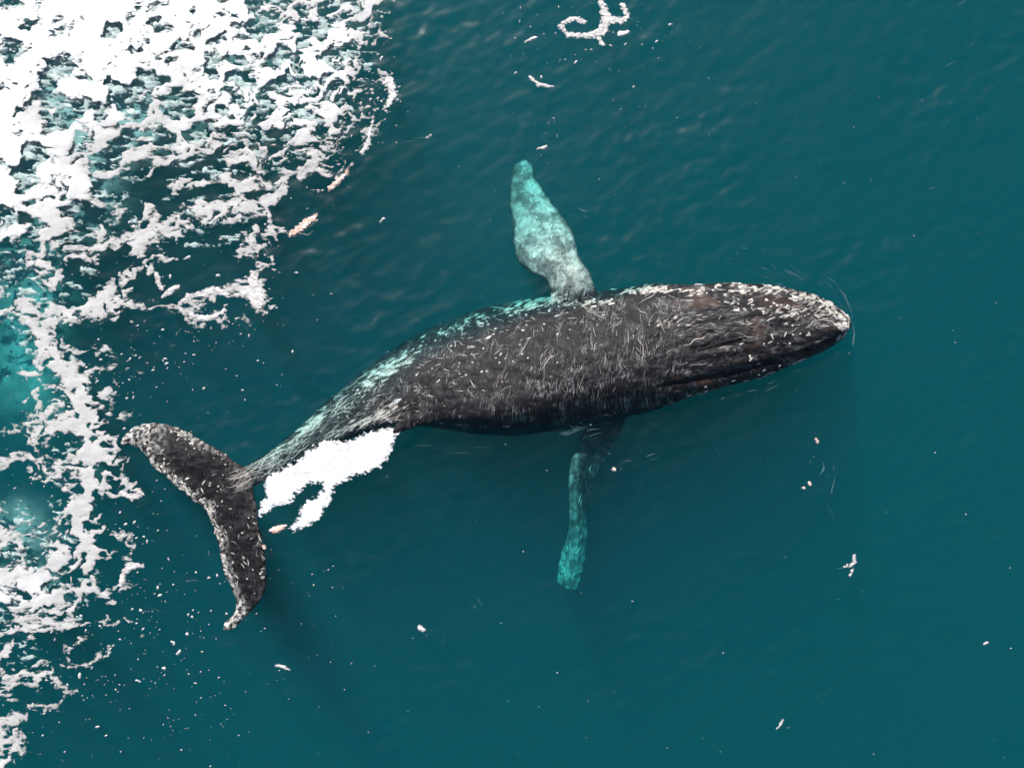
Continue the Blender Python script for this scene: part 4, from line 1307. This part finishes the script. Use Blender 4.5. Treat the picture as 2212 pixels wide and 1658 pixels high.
# thin streaks of froth that wrinkle the open water
def build_wisps():
    V = []; F = []
    def streak(pts, w):
        n = len(pts); b = len(V)
        for i, (px, py) in enumerate(pts):
            a = pts[max(i - 1, 0)]; c = pts[min(i + 1, n - 1)]
            dx, dy = c[0] - a[0], c[1] - a[1]; l = math.hypot(dx, dy) or 1
            ww = w * math.sin(math.pi * (i + 0.25) / (n - 0.5)) * random.uniform(0.5, 1.2)
            x, y = float(wx(px)), float(wy(py)); z = WAVE(x, y)
            sx, sy = -dy / l * ww / PPM, dx / l * ww / PPM
            V.append((x + sx, y - sy, z - 0.004)); V.append((x, y, z + 0.006)); V.append((x - sx, y + sy, z - 0.004))
        for i in range(n - 1):
            a = b + i * 3
            F.append((a, a + 3, a + 4, a + 1)); F.append((a + 1, a + 4, a + 5, a + 2))
    clusters = [(1745, 600, 70, 22, 0.7, 14, 40), (1815, 655, 20, 20, 0.9, 10, 30), (1700, 590, 40, 12, 0.2, 8, 26), (1620, 540, 40, 20, 0.15, 10, 22), (1250, 455, 22, 6, 0.1, 7, 24),
                (1230, 925, 45, 8, -0.1, 12, 28), (1280, 990, 30, 40, 0.6, 10, 14), (1380, 985, 30, 6, -0.2, 6, 22), (830, 690, 25, 5, -0.35, 4, 14), (930, 295, 60, 10, -0.2, 6, 30),
                (980, 965, 60, 10, 0.05, 8, 40), (2100, 70, 60, 30, -0.6, 8, 26), (2000, 300, 60, 60, -0.5, 8, 24), (1850, 460, 60, 40, -0.6, 8, 22), (1780, 1000, 10, 60, 1.3, 6, 26),
                (1820, 1130, 12, 60, 1.3, 4, 36), (1740, 1330, 16, 60, 1.2, 4, 30), (1030, 1350, 14, 30, 1.0, 4, 22), (1800, 1230, 20, 10, -0.3, 3, 10), (1680, 1560, 20, 14, -0.5, 3, 12),
                (1480, 850, 60, 8, -0.25, 14, 24), (1600, 835, 60, 5, -0.3, 16, 26), (1720, 795, 40, 5, -0.4, 14, 24), (1800, 755, 20, 6, -0.6, 8, 18), (1160, 330, 14, 14, 0.8, 6, 16)]
    for cx, cy, sx, sy, ang, n, L in clusters:
        for _ in range(int(n * 0.6)):
            x = random.gauss(cx, sx); y = random.gauss(cy, sy)
            l = L * random.uniform(0.3, 1.3)
            streak(worm(x, y, ang + random.gauss(0, 0.15), l, max(4, int(l / 5)), 0.12), random.uniform(0.25, 0.9))
    lines = [[(1680,575),(1715,592),(1750,618)], [(1700,572),(1735,590)], [(1775,590),(1805,612),(1826,640),(1838,668),(1841,705)], [(1790,600),(1818,630),(1834,662)],
             [(1842,690),(1846,725),(1842,760)], [(1500,858),(1560,842),(1610,829)], [(1600,832),(1660,812),(1720,787)], [(1700,796),(1750,772),(1800,745)], [(1440,868),(1480,860),(1520,852)],
             [(1775,985),(1780,1010),(1770,1030)], 
             [(1190,936),(1225,938),(1258,925)], [(1215,915),(1245,925),(1262,928)], [(1240,450),(1265,458),(1285,462)], [(860,312),(900,303),(930,296)]]
    for ln in lines:
        P = np.array(ln, float); seg = np.hypot(*np.diff(P, axis=0).T); cum = np.concatenate([[0], np.cumsum(seg)])
        for rr in range(4):
            a0 = random.uniform(0, cum[-1] * 0.5); a1 = min(cum[-1], a0 + cum[-1] * random.uniform(0.3, 0.7))
            off = random.gauss(0, 2.2)
            pts = [(float(np.interp(d, cum, P[:, 0])) + off * 0.4 + random.gauss(0, 0.5), float(np.interp(d, cum, P[:, 1])) + off + random.gauss(0, 0.5)) for d in np.linspace(a0, a1, max(4, int((a1 - a0) / 5)))]
            streak(pts, random.uniform(0.4, 1.0))
    for _ in range(4):
        x = random.uniform(900, 2212); y = random.uniform(0, 1658)
        if 560 < y < 1000 and x < 1850: continue
        l = random.uniform(5, 26)
        streak(worm(x, y, -0.45 + random.gauss(0, 0.3), l, 5, 0.15), random.uniform(0.2, 0.5))
    me = bpy.data.meshes.new('froth_streaks'); me.from_pydata(V, [], F)
    bm = bmesh.new(); bm.from_mesh(me); bmesh.ops.recalc_face_normals(bm, faces=bm.faces); bm.to_mesh(me); bm.free()
    add('froth_streaks', me, M_WISP, kind='stuff', label='faint thin froth streaks wrinkling the open water', cat='foam')
build_wisps()

def build_milk():
    blobs = [(10,770,75,110,1.0,-0.75),(20,560,70,100,0.9,-0.5),(60,660,70,60,0.6,-0.6),(70,880,50,60,0.3,-0.7),(250,80,150,90,1.1,-0.16),(80,250,140,130,0.9,-0.2),(430,60,120,60,0.8,-0.25),
             (130,420,90,90,0.7,-0.35),(300,250,110,60,0.6,-0.3),(500,180,120,70,0.4,-0.35),(20,1150,70,60,0.6,-0.3),(60,1280,70,50,0.5,-0.3),(180,950,40,120,0.25,-0.5),(110,330,80,60,0.6,-0.2)]
    X, Y = np.meshgrid(np.arange(-150, 800, 6.0), np.arange(-120, 1500, 6.0))
    T = np.zeros(X.shape); Zs = np.zeros(X.shape)
    for cx, cy, rx, ry, k, z in blobs:
        w = k * np.exp(-((X - cx) / rx) ** 2 - ((Y - cy) / ry) ** 2)
        T += w; Zs += w * z
    Zs = Zs / (T + 1e-6)
    T = T * (1 + 0.8 * fbm(X / 60, Y / 44, 701, 4)) - 0.04
    T = np.where(poly_sdf(X, Y, FLUKE) > -14, -1, T)
    vx, vy, vf, fc = contour_mesh(X, Y, T)
    zz = -0.3 * np.ones(len(vx))
    zs = Lookup(lambda a, b: Zs, -150, 794, -120, 1494, 6.0)
    zs.a = Zs
    zz = np.array([zs(a, b) for a, b in zip(vx, vy)])
    me = new_mesh('milky_water', np.stack([wx(vx), wy(vy), zz], 1), fc[:, ::-1])
    set_cover(me, vf * (0.8 + 1.1 * sstep(-0.45, -0.2, zz)), 1.2)
    add('milky_water', me, M_MILK, kind='stuff', label='milky turquoise bubbles sunk beneath the foam')
build_milk()
